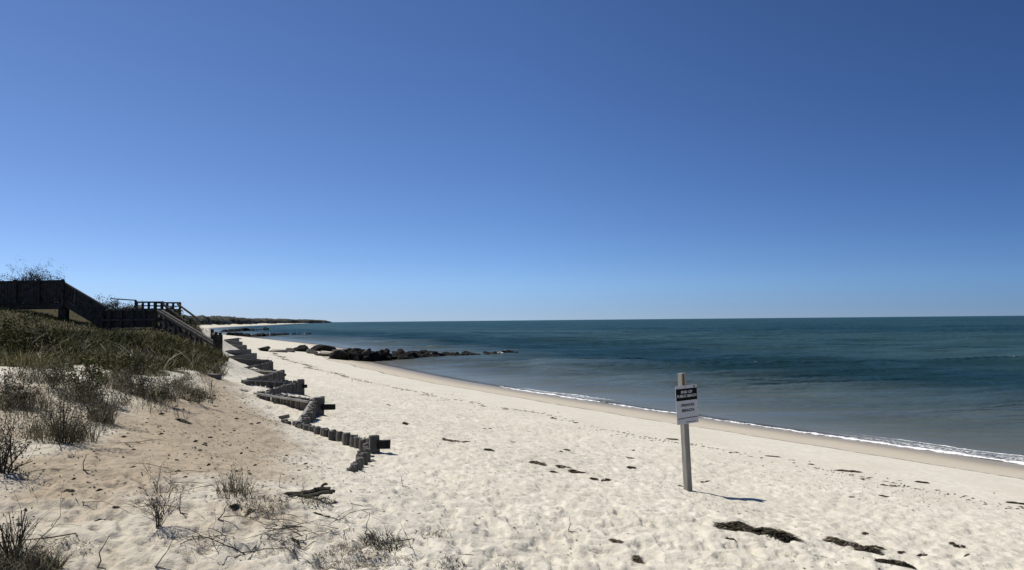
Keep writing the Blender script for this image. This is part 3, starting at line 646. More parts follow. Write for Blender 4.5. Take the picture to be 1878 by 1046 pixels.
n = 26000; x = RNG.uniform(-6, 8, n); y = RNG.uniform(4, 30, n); s_ = sdist(x, y); ok = (s_ > 7.3) & (s_ < 16) & (fbm(x*.8, y*.8, 73, 3)+.45*(x < -.5) > -.02+.3*RNG.uniform(0, 1, n)) & (RNG.uniform(0, 1, n) < .55)
flecks('sand_litter', x[ok], y[ok], np.full(ok.sum(), .012), 'tiny dark flecks scattered over the dry sand')

# ------------------------------------------------------------------ zigzag timber wall
pile_me = []
for k in range(7):
    mb = MB(); n = 8; r = .052; hgt = 1.0; vs = []; rr = [r*random.uniform(.86, 1.1) for _ in range(n)]
    for z, q in ((-.4, 1), (hgt*.5, 1.0), (hgt*.94, .98), (hgt*.985, .88)):
        for i in range(n): vs.append((rr[i]*q*math.cos(i*math.pi/4+.39), rr[i]*q*math.sin(i*math.pi/4+.39)*1.05, z+(random.uniform(-.012, .012) if z > .9 else 0)))
    fs = [(l*n+i, l*n+(i+1) % n, (l+1)*n+(i+1) % n, (l+1)*n+i) for l in range(3) for i in range(n)]+[tuple(range(3*n, 4*n))]
    mb.add(vs, fs); pile_me.append(mb.mesh('pile', M['pile']))
def wall(a, b, ha, hb, label, spacing=.105, gaps=(), piles=True, wale=True, slope_top=None, face=1, scl=1.0, stub=None, flat=False):
    hz_ = hz
    if flat: hz_ = lambda x_, y_: float(np.interp(sdist(np.array([x_]), np.array([y_]))[0], *T0))
    a = Vector((a.x, a.y, 0)); b = Vector((b.x, b.y, 0)); a.z = hz_(a.x, a.y); b.z = hz_(b.x, b.y)
    root = empty('timber_wall_section', tuple(a), label, 'timber wall', 'zigzag timber wall along the dune foot')
    d = b-a; d.z = 0; L = d.length; dn = d.normalized(); ang = math.atan2(dn.y, dn.x); n = max(2, int(L/spacing))
    za = a.z+ha; zb = b.z+hb
    nr = Vector((dn.y, -dn.x, 0))
    if nr.y > 0: nr = -nr
    if piles:
        for i in range(n):
            if i in gaps: continue
            t = (i+.5)/n; q = a+d*t; g = hz_(q.x, q.y); zt = za+(zb-za)*t+random.uniform(-.012, .012); zt = max(zt, g+.05)
            o = bpy.data.objects.new('pile', pile_me[(i*3+int(L*10)) % 7]); C.objects.link(o); o.parent = root
            o.location = (q.x-a.x, q.y-a.y, zt-1-a.z); o.rotation_euler = (random.gauss(0, .025), random.gauss(0, .025), random.choice([0, 1.57, 3.14, -1.57])+ang); o.scale = (scl, scl, 1)
    else:
        mb = MB()
        for i in range(n):
            t = (i+.5)/n; q = a+d*t; g = hz_(q.x, q.y); zt = max(za+(zb-za)*t+random.uniform(-.015, .015), g+.06)
            mb.box((q.x-a.x, q.y-a.y, (zt+g-.3)/2-a.z), (L/n-.006, .07, zt-g+.3), ang, .004)
        link('board_panel', mb.mesh('board_panel', M['pile']), root)
    if wale:
        mb = MB(); off = nr*(.085*scl)
        A = Vector((0, 0, ha-.05))+off+dn*.1; B = d+Vector((0, 0, zb-a.z-.05))+off-dn*.02
        mb.beam(A, B, .055, .035); link('wale', mb.mesh('wale', M['wale']), root)
    return root
def corner(p, h, w, label, stub=None, lab2=None):
    p = Vector((p.x, p.y, hz(p.x, p.y))); root = empty('corner_post', tuple(p), label, 'post', 'corner posts of the zigzag timber wall')
    mb = MB(); mb.box((0, 0, h/2-.15), (w, w*.8, h+.3), .5, .012); mb.box((0, 0, h+.004), (w*.92, w*.72, .02), .5, .006); link('post', mb.mesh('post', M['plank']), root)
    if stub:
        mb = MB(); z0, L, hh, ww = stub; mb.box((w*.42+L/2, -.02, z0), (L, ww, hh), .06, .006); link('stub_beam', mb.mesh('stub_beam', M['stubshade']), root)
    return root
V2 = at
def AZ(px, py):                                                       # on the flat beach profile, whatever dune stands in front
    d = ray(px, py); X_ = d.x*TS; Z_ = H+d.z*TS; g = np.interp(sdist(X_, TS), *T0); i_ = int(np.argmax(Z_ < g)); t = TS[i_]
    return Vector((d.x*t, t, float(g[i_])))
c1 = V2(680, 832); a1 = V2(524, 777); c2 = V2(580, 759); a2 = V2(474, 727); c3 = V2(549, 723); a3 = V2(446, 704); c4 = V2(518, 699); a4 = AZ(432, 686)
c5 = AZ(498, 678); a5 = AZ(420, 672); c6 = AZ(470, 664); a6 = AZ(414, 660); c7 = AZ(460, 655); a7 = AZ(412, 653); c8 = AZ(452, 647); a8 = AZ(411, 643); c9 = AZ(444, 639); a9 = AZ(412, 635); c10 = AZ(438, 630)
a0 = V2(646, 868)
wall(c1+Vector((-.02, -.12, 0)), a0, .15, .05, 'nearest timber wall section, half buried and running toward the camera', .17, gaps=(), wale=False, scl=.95)
wall(c1, a1, .19, .08, 'second timber wall section of separate worn stumps, running left from the nearest corner', .118, gaps=(), wale=False, scl=1.12)
wall(a1+Vector((.28, -.12, 0)), c2, .06, .27, 'third timber wall section, short and steep, rising to the second corner post', .1, wale=True)
wall(c2, a2, .27, .12, 'fourth timber wall section with a pale wale, left of the second corner post', .12, gaps=(), scl=1.2)
wall(a2, c3, .08, .33, 'fifth timber wall section, rising to the third corner post', .1, wale=False)
wall(c3, a3, .33, .13, 'sixth timber wall section with a long lit plank, left of the third corner post', .12)
wall(a3, c4, .08, .34, 'seventh timber wall section, rising to the fourth corner post', .1, wale=False)
wall(c4, a4, .34, .16, 'eighth timber wall section, left of the fourth corner post', .12)
wall(a4, c5, .12, .38, 'ninth timber wall section, ending in notched uprights at the fifth corner', .12, gaps=(10, 11))
fars = [(c5, a5), (a5, c6), (c6, a6), (a6, c7), (c7, a7), (a7, c8), (c8, a8), (a8, c9), (c9, a9), (a9, c10)]
ordn = ['tenth', 'eleventh', 'twelfth', 'thirteenth', 'fourteenth', 'fifteenth', 'sixteenth', 'seventeenth', 'eighteenth', 'farthest']
for i, (p, q) in enumerate(fars):
    hp, hq = (.38, .26) if i % 2 == 0 else (.26, .38)
    wall(p, q, .44+.02*min(i, 6), .44+.02*min(i, 6), '%s timber wall section counted from the camera, right of the stair end posts' % ordn[i], .15, piles=False, flat=True)
corner(c1+Vector((.05, -.03, 0)), .24, .13, 'nearest corner post of the timber wall, with a shade-black stub beam on its right', (.13, .17, .11, .10))
corner(c2+Vector((.04, 0, 0)), .30, .18, 'second corner post of the timber wall, tall pale face and a shade-black stub beam', (.13, .25, .10, .09))
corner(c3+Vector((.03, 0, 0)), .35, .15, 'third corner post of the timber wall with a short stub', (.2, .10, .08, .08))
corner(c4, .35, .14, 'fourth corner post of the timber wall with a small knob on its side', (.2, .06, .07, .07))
corner(c5, .37, .13, 'fifth corner post of the timber wall, near the upright notched boards')
# loose stump behind the second corner, and loose planks
p = V2(592, 738); mb = MB(); mb.tube([(0, 0, -.1), (0, 0, .13)], [.05, .045], 7); tag(link('stump', mb.mesh('stump', M['pile']), None, p), 'small lone stump standing behind the second corner post', 'stump')
p = V2(517, 769); mb = MB(); mb.beam((-.05, 0, .02), (.12, .02, .05), .07, .06); tag(link('timber_block', mb.mesh('timber_block', M['pile']), None, p), 'small loose timber at the left end of the row of worn stumps', 'timber')
p = V2(425, 627); mb = MB(); mb.beam((-.8, 0, .1), (.6, .2, .16), .3, .22); mb.beam((-.2, -.1, .25), (.9, .3, .28), .2, .1); tag(link('timber_pile', mb.mesh('timber_pile', M['stair']), None, p), 'dark timbers lying beyond the far end of the zigzag wall', 'timber')
for (a, b, w, lab) in ((391, 678, .55, 'upper of two dark blocks at the dune foot below the stairs'), (388, 690, .55, 'lower of two dark blocks at the dune foot below the stairs')):
    p = V2(a, b); mb = MB(); mb.beam((-.2, 0, .0), (.2, -.1, -.02), .2, .12); tag(link('timber_block', mb.mesh('timber_block', M['pile']), None, p), lab, 'timber')

# ------------------------------------------------------------------ stairs on the dune
def board_run(mb, A, B, zlo, zhi, pitch_=.15, wd=.13, th=.03):
    A = Vector(A); B = Vector(B); L = (B-A).length; n = max(1, int(L/pitch_)); d = (B-A)/n; ang = math.atan2((B-A).y, (B-A).x)
    for i in range(n):
        q = A+d*(i+.5); mb.box((q.x, q.y, q.z+(zlo+zhi)/2), (wd, th, zhi-zlo), ang, .004)
D1 = 33.0
root = empty('dune_stairs', (-15, 31, 3), 'dark timber walkway and stairs descending the dune to the beach, nearer of the two', 'stairs', 'timber stairs on the dune')
O = Vector((-15, 31, 3))
def part(name, mb, mat, parent=None):
    r_ = parent or root
    return link(name, mb.mesh(name, M[mat], origin=O if parent is None or parent.location == O else O), r_)
back = Vector((-.85, 1.5, 0))
dl_, dr_ = P3(-120, 516, D1+.8)-O*0, P3(117, 518, D1)
for s_, off in ((0, Vector((0, 0, 0))), (1, back)):
    A = dl_+off; B = dr_+off; A.z = B.z = (A.z+B.z)/2
    mb = MB(); mb.beam(A, B, .10, .06); part('handrail', mb, 'stair')
    mb = MB(); board_run(mb, A, B, -.92, -.03, .155, .135); part('railing', mb, 'stair')
    for t in (.2, .42, .64, .82, 1.0):
        mb = MB(); q = A.lerp(B, t); mb.box((q.x, q.y-.06, q.z-.5), (.10, .10, 1.12), 0, .004); part('rail_post', mb, 'stair')
A = dl_+Vector((0, 0, 0)); B = dr_.copy(); A.z = B.z = (A.z+B.z)/2-.97
mb = MB()
n = 40
for i in range(n):
    q = A.lerp(B, (i+.5)/n)+back*.5; mb.box((q.x, q.y, q.z), ((B-A).length/n-.01, 1.7, .04), math.atan2((B-A).y, (B-A).x))
part('deck', mb, 'stair')
mb = MB(); mb.beam(A-Vector((0, .04, .13)), B-Vector((0, .04, .13)), .06, .2); mb.beam(A+back-Vector((0, 0, .13)), B+back-Vector((0, 0, .13)), .06, .2); part('joist', mb, 'stair')
for px_ in (117,):
    q = P3(px_, 575, D1+.3); mb = MB(); mb.box((q.x, q.y, 3.75), (.32, .3, 1.3), 0, .006); part('support_post', mb, 'stair')
# first flight
def flight(A, B, side, low, nst, pmat='stair', slits=True, root_=None):
    for k, off in enumerate((Vector((0, 0, 0)), side)):
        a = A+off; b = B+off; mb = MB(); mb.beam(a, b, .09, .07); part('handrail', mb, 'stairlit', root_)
        mb = MB(); n = int((b-a).length/.16); ang = math.atan2((b-a).y, (b-a).x)
        for i in range(n):
            if slits and k in (0, 1) and i in (1, 2, 3): w_ = .06
            else: w_ = .14
            q = a.lerp(b, (i+.5)/n); mb.box((q.x, q.y, q.z-low/2), (w_, .03, low-.06), ang)
        part('railing', mb, 'stair', root_)
        mb = MB(); mb.beam(a-Vector((0, 0, low)), b-Vector((0, 0, low)), .06, .24); part('stringer', mb, 'stair', root_)
    for i in range(nst):
        mb = MB(); q = A.lerp(B, (i+.5)/nst)+side*.5-Vector((0, 0, low-.05)); r_ = Vector((side.x, side.y, 0)); mb.box((q.x, q.y, q.z), (.30, r_.length-.1, .04), math.atan2(side.y, side.x)-math.pi/2)
        part('tread', mb, 'stair', root_)
fa = P3(118, 519, D1); fb = P3(193, 563, D1-.3); flight(fa, fb, Vector((-.60, 1.15, 0)), .86, 6)
# landing
la = P3(190, 570, D1-.4); lb = P3(286, 569, D1-1.2); la.z = lb.z = (la.z+lb.z)/2
sideL = Vector((-.6, 1.3, 0))
for off in (Vector((0, 0, 0)), sideL):
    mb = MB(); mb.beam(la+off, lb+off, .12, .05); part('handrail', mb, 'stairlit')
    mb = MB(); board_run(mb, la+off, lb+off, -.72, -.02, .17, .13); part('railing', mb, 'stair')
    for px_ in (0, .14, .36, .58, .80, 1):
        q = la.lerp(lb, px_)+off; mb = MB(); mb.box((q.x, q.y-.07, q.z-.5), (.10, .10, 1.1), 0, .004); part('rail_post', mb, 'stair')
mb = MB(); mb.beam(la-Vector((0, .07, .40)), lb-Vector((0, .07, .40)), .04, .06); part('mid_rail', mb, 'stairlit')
mb = MB(); q = (la+lb)/2+sideL*.5-Vector((0, 0, .78)); mb.box((q.x, q.y, q.z), ((lb-la).length, 1.4, .05), math.atan2((lb-la).y, (lb-la).x)); part('deck', mb, 'stair')
# second flight to the beach
sa2 = P3(287, 570, D1-1.2); sb2 = P3(398, 637, 29.4); sideF = Vector((-.30, 1.1, 0))
mb = MB(); mb.beam(sa2, sb2, .11, .10); part('handrail', mb, 'stair')
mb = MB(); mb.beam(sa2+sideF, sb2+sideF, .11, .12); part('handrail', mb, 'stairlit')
for k, off in enumerate((Vector((0, 0, 0)), sideF)):
    mb = MB(); mb.beam(sa2+off-Vector((0, 0, .72)), sb2+off-Vector((0, 0, .72)), .06, .26); part('stringer', mb, 'stair')
    for t in (.0, .17, .34, .52, .7, .86):
        q = sa2.lerp(sb2, t)+off; mb = MB(); mb.box((q.x, q.y, q.z-.48), (.09, .09, 1.0), 0, .003); part('rail_post', mb, 'stair')
    mb = MB(); mb.beam(sa2+off-Vector((0, 0, .35)), sb2+off-Vector((0, 0, .35)), .04, .10); part('mid_rail', mb, 'stair')
for i in range(14):
    mb = MB(); q = sa2.lerp(sb2, (i+.5)/14)+sideF*.5-Vector((0, 0, .68)); mb.box((q.x, q.y, q.z), (.28, 1.15, .04), math.atan2(sideF.y, sideF.x)-math.pi/2); part('tread', mb, 'stair')
# end posts and boarded panel at the bottom
pz = hz(*(P3(402, 667, 29.2).xy)); q = P3(402, 667, 29.2)
for dx, tp in ((-.13, 609), (.03, 610)):
    t_ = P3(402, tp, 29.2).z; mb = MB(); mb.box((q.x+dx, q.y, (t_+pz-.3)/2), (.09, .10, t_-pz+.3), 0, .004); part('end_post', mb, 'stair')
t_ = P3(402, 614, 29.2).z; mb = MB(); board_run(mb, (q.x-.21, q.y-.07, 0), (q.x+.15, q.y-.07, 0), pz-.1, t_, .085, .084, .03); part('end_panel', mb, 'stair')
q2 = P3(389, 640, 31); t_ = P3(389, 604, 31).z; mb = MB(); mb.box((q2.x, q2.y, (t_+1.4)/2), (.10, .10, t_-1.4), 0, .004); part('end_post', mb, 'stair')
mb = MB(); mb.beam(P3(389, 612, 31), P3(400, 622, 29.4), .06, .07); part('mid_rail', mb, 'stair')
mb = MB(); mb.beam(P3(385, 642, 30), P3(402, 655, 29.3), .06, .3); part('stringer', mb, 'stair')

# the farther stairs
root = empty('dune_stairs', (-20, 42, 4), 'dark timber lookout landing with open railing behind the nearer stairs, farther of the two', 'stairs', 'timber stairs on the dune')
O = Vector((-20, 42, 4)); D2 = 42.0
mb = MB(); mb.beam(P3(203, 548, D2), P3(249, 551, D2), .10, .06); part('handrail', mb, 'stair')
mb = MB(); a = P3(249, 551, D2); b = P3(249, 572, D2); mb.box((a.x, a.y, (a.z+b.z)/2), (.10, .10, a.z-b.z), 0); part('rail_post', mb, 'stair')
for yy, w_ in ((554.5, .07), (561, .05), (567.5, .07)):
    for off in (0, 1.6):
        mb = MB(); v_ = Vector((.3*(off > 0), off, 0)); mb.beam(P3(249, yy, D2)+v_, P3(298, yy, D2)+v_, .09, w_*1.2); part('handrail' if yy < 556 else 'mid_rail', mb, 'stair')
for xx in (251, 262, 273, 284, 297):
    for off in (0, 1.6):
        a = P3(xx, 554, D2); b = P3(xx, 580, D2); mb = MB(); mb.box((a.x+.3*(off > 0), a.y+off, (a.z+b.z)/2), (.10, .10, a.z-b.z), 0); part('rail_post', mb, 'stair')
mb = MB(); q = P3(273, 572, D2)+Vector((.15, .8, 0)); mb.box(q, (1.55, 1.7, .2)); part('deck', mb, 'stair')
mb = MB(); mb.beam(P3(298, 557, D2), P3(342, 590, D2-1.5), .08, .08); part('handrail', mb, 'stair')
mb = MB(); mb.beam(P3(298, 557, D2)+Vector((.3, 1.2, 0)), P3(342, 590, D2-1.5)+Vector((.3, 1.2, 0)), .08, .08); part('handrail', mb, 'stair')
mb = MB(); mb.beam(P3(298, 571, D2), P3(345, 604, D2-1.5), .08, .3); part('stringer', mb, 'stair')
mb = MB()
for i in range(6):
    q = P3(298, 571, D2).lerp(P3(345, 604, D2-1.5), i/6); mb.box((q.x, q.y, q.z+.25), (.08, .08, .6), 0)
part('rail_post', mb, 'stair')

# shrubs beside the stairs and the bare tree behind the deck
def bushat(px, py, D, w, h, nl, label, leaf='shrub', size=.06, name='dune_shrub', cat='shrub', st=12, r=.02, lvl=2, tones=(0, 1), ls=.08, spread=.6):
    p = P3(px, py, D); shrub(p, w, h, st, nl, label, cat, name, leaf, size, lvl, r, spread, None, ls, tones)
bushat(50, 533, 42, 2.8, 1.30, 5200, 'bare wind-bent tree crown showing above the walkway rail', size=.032, name='bare_tree', cat='tree', st=26, r=.03, lvl=3, ls=.07, spread=1.0, tones=(0, .6))
bushat(-12, 530, 40, 1.5, .9, 500, 'low bush peeking above the rail at the left photo edge', size=.06, tones=(0, .5))
bushat(100, 530, 44, 1.2, .75, 300, 'thin twiggy bush above the right end of the walkway rail', size=.05, tones=(0, .5))
bushat(190, 580, 38, 1.5, .85, 2600, 'grey-green bush right beside the bottom of the upper stair flight', size=.04)
bushat(212, 583, 39, 1.3, .85, 1600, 'grey-green bush right of another one, behind the middle landing', size=.04)
bushat(236, 583, 39, 1.2, .75, 1300, 'lowest grey-green bush under the thin far handrail', size=.04)
bushat(316, 592, 42, 1.2, .75, 1200, 'dark bush on the dune beside the lower stair flight', 'grass', size=.05, tones=(0, .7))
bushat(336, 604, 44, 1.8, .7, 1500, 'dark bush on the dune rim between the stairs and the far beach', 'grass', size=.05, tones=(0, .7))

# ------------------------------------------------------------------ rocks of the groins
from mathutils import noise as mn
import bmesh
def rock_mesh(seed, mat):
    rnd = random.Random(seed); bm = bmesh.new(); bmesh.ops.create_icosphere(bm, subdivisions=3, radius=1)
    planes = [(Vector((rnd.gauss(0, 1), rnd.gauss(0, 1), rnd.gauss(0, .8))).normalized(), rnd.uniform(.42, .8)) for _ in range(14)]
    for v in bm.verts:
        c = v.co.copy()
        for nrm, dd in planes:
            k = c.dot(nrm)
            if k > dd: c -= nrm*(k-dd)
        c *= 1+.14*mn.noise(c*2.6+Vector((seed*3, 0, 0)))
        v.co = c
    me = bpy.data.meshes.new('groin_rock'); bm.to_mesh(me); bm.free(); me.materials.append(M[mat]); return me
RK = [rock_mesh(i, 'rock') for i in range(6)]; RP = [rock_mesh(i+10, 'rockpale') for i in range(3)]; RT = [rock_mesh(i+20, 'rocktan') for i in range(2)]
def rock(p, sx, sy, sz, label, group, pool=RK):
    o = link('groin_rock', random.choice(pool), None, p); o.scale = (sx, sy, sz); o.rotation_euler = (random.gauss(0, .22), random.gauss(0, .22), random.uniform(0, 6.28))
    return tag(o, label, 'rock', group)
G1 = 'rocks of the nearest groin'
# landward boulders that can be told apart
for (px_, py_, w, h, pool, lab) in [(484, 644, 1.0, .75, RK, 'black boulder standing alone at the landward end of the nearest groin'),
        (512, 646, 1.5, .5, RT, 'tan low rock right of the lone black boulder'), (532, 646, 1.0, .5, RP, 'grey slab between the tan low rock and the big black boulder'), (554, 645, 1.7, .85, RK, 'big black boulder right of the tan low rock'),
        (572, 649, 1.2, .6, RP, 'pale rounded rock in front of the big black boulder'), (590, 653, 1.2, .55, RT, 'tan slab rock leaning at the inner groin'),
        (598, 644, 2.0, .9, RK, 'broad dark slab rising at the inner groin'), (582, 644, 1.2, .7, RK, 'dark rock squeezed between two larger ones at the inner groin')]:
    p = at(px_, py_); rock(p+Vector((0, 0, h*.2)), w*.72, w*.5, h*.5, lab, G1, pool).rotation_euler = (random.gauss(0, .08), random.gauss(0, .08), random.uniform(-.4, .4))
topl = lambda x: np.interp(x, [610, 640, 700, 770, 850, 885, 900, 930, 950], [638, 635, 639, 641, 646, 649, 645, 646, 650])
botl = lambda x: np.interp(x, [610, 660, 740, 800, 860, 900, 950], [655, 660, 665, 664, 660, 655, 651])
def gz(x, y): return max(hz(x, y), -.25)
for i in range(204):
    t = random.random()**.9; px_ = 615+325*t; 
    D = 59.5+ (px_-600)/345*11.5; back_ = random.uniform(-.2, 1.9); zt = P3(px_, float(topl(px_)), D).z
    lo = max(hz(P3(px_, 650, D).x, D), -.1); r_ = random.uniform(.46, .85)*(1-.2*t); z = lo+random.uniform(.0, 1)*max(.05, zt-lo-r_*.75)
    x = P3(px_, 650, D).x
    pool = RK if random.random() < .9 else RP
    if z-lo > .45 and random.random() < .6: pool = RK
    rock(Vector((x-.3*back_, D+back_*1.0, z)), r_*random.uniform(.9, 1.7), r_*random.uniform(.8, 1.2), r_*random.uniform(.42, .75),
         'dark boulder piled in the nearest groin that runs into the water' if pool is RK else 'grey lichen-pale boulder among the dark ones of the nearest groin', G1 if pool is RK else 'pale rocks of the nearest groin', pool)
# low rocks at the tip
for i in range(7):
    px_ = 915+i*5; D = 70.5+i*.35; p = P3(px_, 648, D); rock(Vector((p.x, D, .10+.08*random.random())), .62, .5, .34-.025*i, 'low dark rock at the seaward tip of the nearest groin', 'rocks at the tip of the nearest groin')
# small white gulls resting near the tip
for k, (px_, lab) in enumerate(((913, 'white gull resting on the rocks near the groin tip, left of another gull'), (921, 'white gull resting nearest the tip of the groin'))):
    p = P3(px_, 649.5, 70.2); p.y -= .3; root_ = empty('gull', tuple(p), lab, 'bird', 'gulls on the groin'); bm = bmesh.new()
    bmesh.ops.create_uvsphere(bm, u_segments=14, v_segments=10, radius=1)
    for v in bm.verts:
        c = v.co; xx = c.x; wdt = .085*(1-.45*max(0, -xx)); v.co = Vector((xx*.21, c.y*wdt, c.z*wdt*1.05+.03*max(0, xx)))
    bmesh.ops.create_uvsphere(bm, u_segments=10, v_segments=8, radius=.052, matrix=Matrix.Translation((.19, 0, .12)))
    bmesh.ops.create_cone(bm, segments=8, radius1=.055, radius2=.04, depth=.12, cap_ends=True, matrix=Matrix.Translation((.165, 0, .06)) @ Matrix.Rotation(.4, 4, 'Y'))
    bmesh.ops.create_cone(bm, segments=6, radius1=.014, radius2=.002, depth=.06, cap_ends=True, matrix=Matrix.Translation((.26, 0, .115)) @ Matrix.Rotation(1.57, 4, 'Y'))
    me = bpy.data.meshes.new('body'); bm.to_mesh(me); bm.free(); me.materials.append(M['bird']); me.polygons.foreach_set('use_smooth', [True]*len(me.polygons)); o = link('body', me, root_); o.location = (0, 0, .12)
    root_.rotation_euler = (0, 0, 2.6 if k else .4); root_.scale = (.85, .85, .85)
def far_groin(px0, px1, y0, y1, hpx, n, grp, lab, D0, D1_):
    for i in range(n):
        t = random.random(); px_ = px0+(px1-px0)*t; D = D0+(D1_-D0)*t; yb = y0+(y1-y0)*t
        x = P3(px_, yb, D).x; hh_ = hpx*D/F*(1-.65*t**3); lo = max(hz(x, D), -.1); r_ = random.uniform(1.1, 1.7)*(1-.3*t)*D/200
        rock(Vector((x, D+random.uniform(-1.2, 1.2), lo+random.uniform(0, max(.05, hh_-r_*.6)))), r_*1.3, r_, r_*.6, lab, grp)
far_groin(425, 568, 616.5, 617, 6.5, 54, 'rocks of the second groin', 'dark rock of the second groin, beyond the nearest one', 172, 190)
far_groin(408, 490, 607, 607.5, 4.5, 26, 'rocks of the third groin', 'dark rock of the third and farthest groin', 275, 320)
for px_, yb, D, hpx, lab in ((499, 619, 180, 8, 'pale marker post on the second groin'), (430, 619, 176, 8, 'pale marker post at the landward end of the second groin'), (484, 610, 300, 7, 'pale marker post on the third groin'), (430, 610, 290, 6, 'pale marker post in the middle of the third groin')):
    b = P3(px_, yb, D); t_ = P3(px_, yb-hpx, D); mb = MB(); mb.tube([(0, 0, -.3), (0, 0, t_.z-b.z)], [.12, .10], 8); mb.tube([(0, 0, t_.z-b.z-.02), (0, 0, t_.z-b.z+.12)], [.14, .05], 8)
    tag(link('marker_post', mb.mesh('marker_post', M['whitetrim']), None, (b.x, D-1.6, b.z)), lab, 'post', 'pale marker posts on the far groins')

# ------------------------------------------------------------------ far shore wood (reads as one mass)
pts = np.array(SHL); seg = np.sqrt((np.diff(pts, axis=0)**2).sum(1)); cum = np.concatenate([[0], np.cumsum(seg)])
i0 = np.argmin(np.abs(pts[:, 1]-330)); i1 = np.argmin(np.abs(pts[:, 1]-4550)); V = []; Fs = []; T = []
vb = 0
n = 5200
for k in range(n):
    u = random.random()**1.15; d_ = cum[i0]+(cum[i1]-cum[i0])*u; x = np.interp(d_, cum, pts[:, 0]); y = np.interp(d_, cum, pts[:, 1])
    off = 16+min(y, 1500)*.012*max(.25, 1-y/4200)+random.random()**1.3*(50+y*.05)*max(.12, 1-y/4700); x -= off*.93; y += -off*.1
    tip = min(1, (4700-y)/1500.); big = (4.6+3.2*vnoise(np.array([x*.02]), np.array([y*.02]), 5)[0]+y*.0012)*max(.5, min(1, tip*2))*min(1, (off-10)/18+.35)
    r_ = big*.5*random.uniform(.75, 1.15); rw = r_*random.uniform(1.1, 1.9)*(1+y*.0006)
    g = 1.6; m_ = 7; tone_ = random.random()
    ring = [(1.0, 0), (1.05, .55), (.72, 1.35), (.25, 1.85)]
    for q, zz in ring:
        for j in range(m_):
            a = 2*math.pi*j/m_+zz; w_ = q*rw*random.uniform(.75, 1.2); V.append((x+math.cos(a)*w_, y+math.sin(a)*w_, g+r_*zz+random.uniform(-.15, .2)*r_)); T.append(min(1, max(0, tone_+random.uniform(-.2, .2))))
    for l in range(3):
        for j in range(m_): Fs.append((vb+l*m_+j, vb+l*m_+(j+1) % m_, vb+(l+1)*m_+(j+1) % m_, vb+(l+1)*m_+j))
    for j in range(1, 4): Fs.append((vb+3*m_+j-1, vb+3*m_+j, vb+3*m_+6-j, vb+3*m_+(7-j) % 7))
    vb += 4*m_
o = link('coastal_wood', mesh_np('coastal_wood', np.array(V), np.array(Fs), M['wood'], False, {'tone': T})); kind(o, 'stuff'); o['label'] = 'dark wooded strip along the far curving shore'

# ------------------------------------------------------------------ the sign
sp = at(1262, 900); sp.z = hz(sp.x, sp.y)
yaw = math.radians(30)
root = empty('beach_sign', tuple(sp), 'white notice board with black upper panel on a leaning grey wooden post', 'sign')
root.matrix_world = Matrix.Translation(sp) @ Matrix.Rotation(math.radians(-2.0), 4, 'Y') @ Matrix.Rotation(yaw, 4, 'Z')
Hs = 1.49
mb = MB(); w_ = .082; c_ = .006
ring = [(-w_/2+c_, -w_/2), (w_/2-c_, -w_/2), (w_/2, -w_/2+c_), (w_/2, w_/2-c_), (w_/2-c_, w_/2), (-w_/2+c_, w_/2), (-w_/2, w_/2-c_), (-w_/2, -w_/2+c_)]
vs = [(x, y, z) for z in (-.4, .4, .9, Hs-.004, Hs) for x, y in (ring if z < Hs else [(a*.94, b*.94) for a, b in ring])]
mb.add(vs, [(l*8+i, l*8+(i+1) % 8, (l+1)*8+(i+1) % 8, (l+1)*8+i) for l in range(4) for i in range(8)]+[tuple(range(32, 40))])
link('post', mb.mesh('post', M['post']), root)
mb = MB(); mb.box((-.012, -w_/2-.0015, Hs-.075), (.024, .003, .15)); link('rust_streak', mb.mesh('rust_streak', M['rust']), root)
bw, bh = .36, .485; bz = Hs-.155-bh/2; by_ = -w_/2-.004
bm = bmesh.new(); bmesh.ops.create_cube(bm, size=1, matrix=Matrix.Translation((.018, by_-.0, bz)) @ Matrix.Diagonal((bw, .006, bh, 1)))
bmesh.ops.bevel(bm, geom=[e for e in bm.edges], offset=.0015, segments=1)
me = bpy.data.meshes.new('sign_board'); bm.to_mesh(me); bm.free(); me.materials.append(M['board']); bd = link('sign_board', me, root)
fy = by_-.003; cx_ = .018
mb = MB(); mb.box((cx_, fy-.001, bz+bh/2-.040-.075), (bw-.006, .002, .150)); link('black_panel', mb.mesh('black_panel', M['black']), bd)
mb = MB(); mb.box((cx_+.135, fy-.001, bz+bh/2-.020), (.020, .002, .026)); link('corner_mark', mb.mesh('corner_mark', M['black']), bd)
mb = MB(); mb.beam((cx_-.165, fy-.001, bz-bh/2+.070), (cx_+.165, fy-.001, bz-bh/2+.076), .002, .010); link('rule_line', mb.mesh('rule_line', M['grey']), bd)
mb = MB(); mb.box((cx_+.055, fy-.001, bz-bh/2+.022), (.16, .002, .007)); link('small_print', mb.mesh('small_print', M['grey']), bd)
def text(body, size, x, z, mat, sx=1.0, bold=.0):
    cu = bpy.data.curves.new('lettering', 'FONT'); cu.body = body; cu.size = size; cu.align_x = 'CENTER'; cu.align_y = 'CENTER'; cu.extrude = .0008; cu.offset = bold; cu.resolution_u = 3
    t = bpy.data.objects.new('lettering', cu); C.objects.link(t); bpy.context.view_layer.update()
    dg = bpy.context.evaluated_depsgraph_get(); me = bpy.data.meshes.new_from_object(t.evaluated_get(dg)); bpy.data.objects.remove(t)
    me.materials.clear(); me.materials.append(M[mat]); o = bpy.data.objects.new('lettering', me); C.objects.link(o); o.parent = bd
    o.location = (x, fy-.003, z); o.rotation_euler = (math.pi/2, 0, 0); o.scale = (sx, 1, 1)
zt_ = bz+bh/2
text('END OF', .046, cx_, zt_-.084, 'board', 1.15, .0016)
text('PUBLIC BEACH', .046, cx_, zt_-.134, 'board', 1.07, .0016)
text('PRIVATE', .044, cx_+.01, zt_-.252, 'grey', 1.32, .0024)
text('BEACH', .046, cx_+.01, zt_-.318, 'grey', 1.45, .0024)
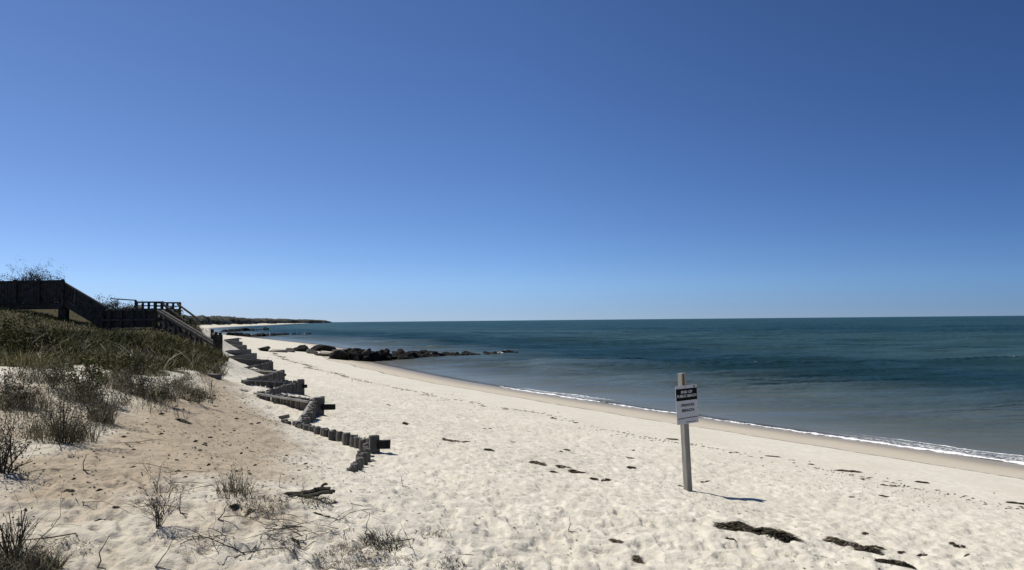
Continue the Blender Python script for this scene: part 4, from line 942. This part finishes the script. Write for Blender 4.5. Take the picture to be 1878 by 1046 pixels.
for dx, dz in ((-.0, .215), (.0, -.225)):
    mb = MB(); mb.tube([(dx, fy, bz+dz), (dx, fy-.004, bz+dz)], [.007, .006], 8); link('screw', mb.mesh('screw', M['grey']), bd)

# ------------------------------------------------------------------ light
elev = math.radians(59); sd = Vector((-.86, .36)).normalized()
to_sun = Vector((sd.x*math.cos(elev), sd.y*math.cos(elev), math.sin(elev)))
L = bpy.data.lights.new('sun', 'SUN'); L.energy = 4.9; L.angle = math.radians(.53); L.color = (1, .955, .885)
lo = bpy.data.objects.new('sun', L); C.objects.link(lo); lo.rotation_euler = (-to_sun).to_track_quat('-Z', 'Y').to_euler(); lo.location = (0, 0, 50)
wd = bpy.data.worlds.new('World'); sc.world = wd; wd.use_nodes = True; nt = wd.node_tree; bg = nt.nodes['Background']
sky = nt.nodes.new('ShaderNodeTexSky'); sky.sky_type = 'NISHITA'; sky.sun_disc = False; sky.sun_elevation = elev; sky.sun_rotation = math.atan2(sd.x, sd.y)
sky.air_density = .6; sky.dust_density = 0; sky.ozone_density = 4.0; sky.altitude = 0
ns_, ln_ = nt.nodes, nt.links                                         # polarised deep blue away from the sun
tcw = ns_.new('ShaderNodeTexCoord'); sx_ = ns_.new('ShaderNodeSeparateXYZ'); ln_.new(tcw.outputs['Generated'], sx_.inputs[0])
fx = mrange(ns_, ln_, sx_.outputs[0], -.55, .55, 0, 1, False)
az = ramp(ns_, ln_, fx, [(0, (.93, .95, 1.0)), (.5, (.70, .81, .93)), (1, (.39, .515, .66))])
hzn = mixc(ns_, ln_, mrange(ns_, ln_, sx_.outputs[2], .0, .055), (.80, .78, .86), (1, 1, 1))
def mul_(a, b):
    n = N(ns_, 'ShaderNodeMix', data_type='RGBA'); n.blend_type = 'MULTIPLY'; n.inputs[0].default_value = 1; ln_.new(a, n.inputs[6]); ln_.new(b, n.inputs[7]); return n.outputs[2]
t1 = N(ns_, 'ShaderNodeMix', data_type='RGBA'); t1.blend_type = 'MULTIPLY'; t1.inputs[0].default_value = 1; t1.inputs[7].default_value = (1.36, 1.42, 1.58, 1)
ln_.new(mul_(mul_(sky.outputs[0], az.outputs[0]), hzn), t1.inputs[6]); ln_.new(t1.outputs[2], bg.inputs[0]); bg.inputs[1].default_value = .075
sc.view_settings.view_transform = 'Standard'; sc.view_settings.look = 'None'; sc.view_settings.exposure = 0; sc.view_settings.gamma = 1
sc.cycles.max_bounces = 6; sc.cycles.transparent_max_bounces = 12
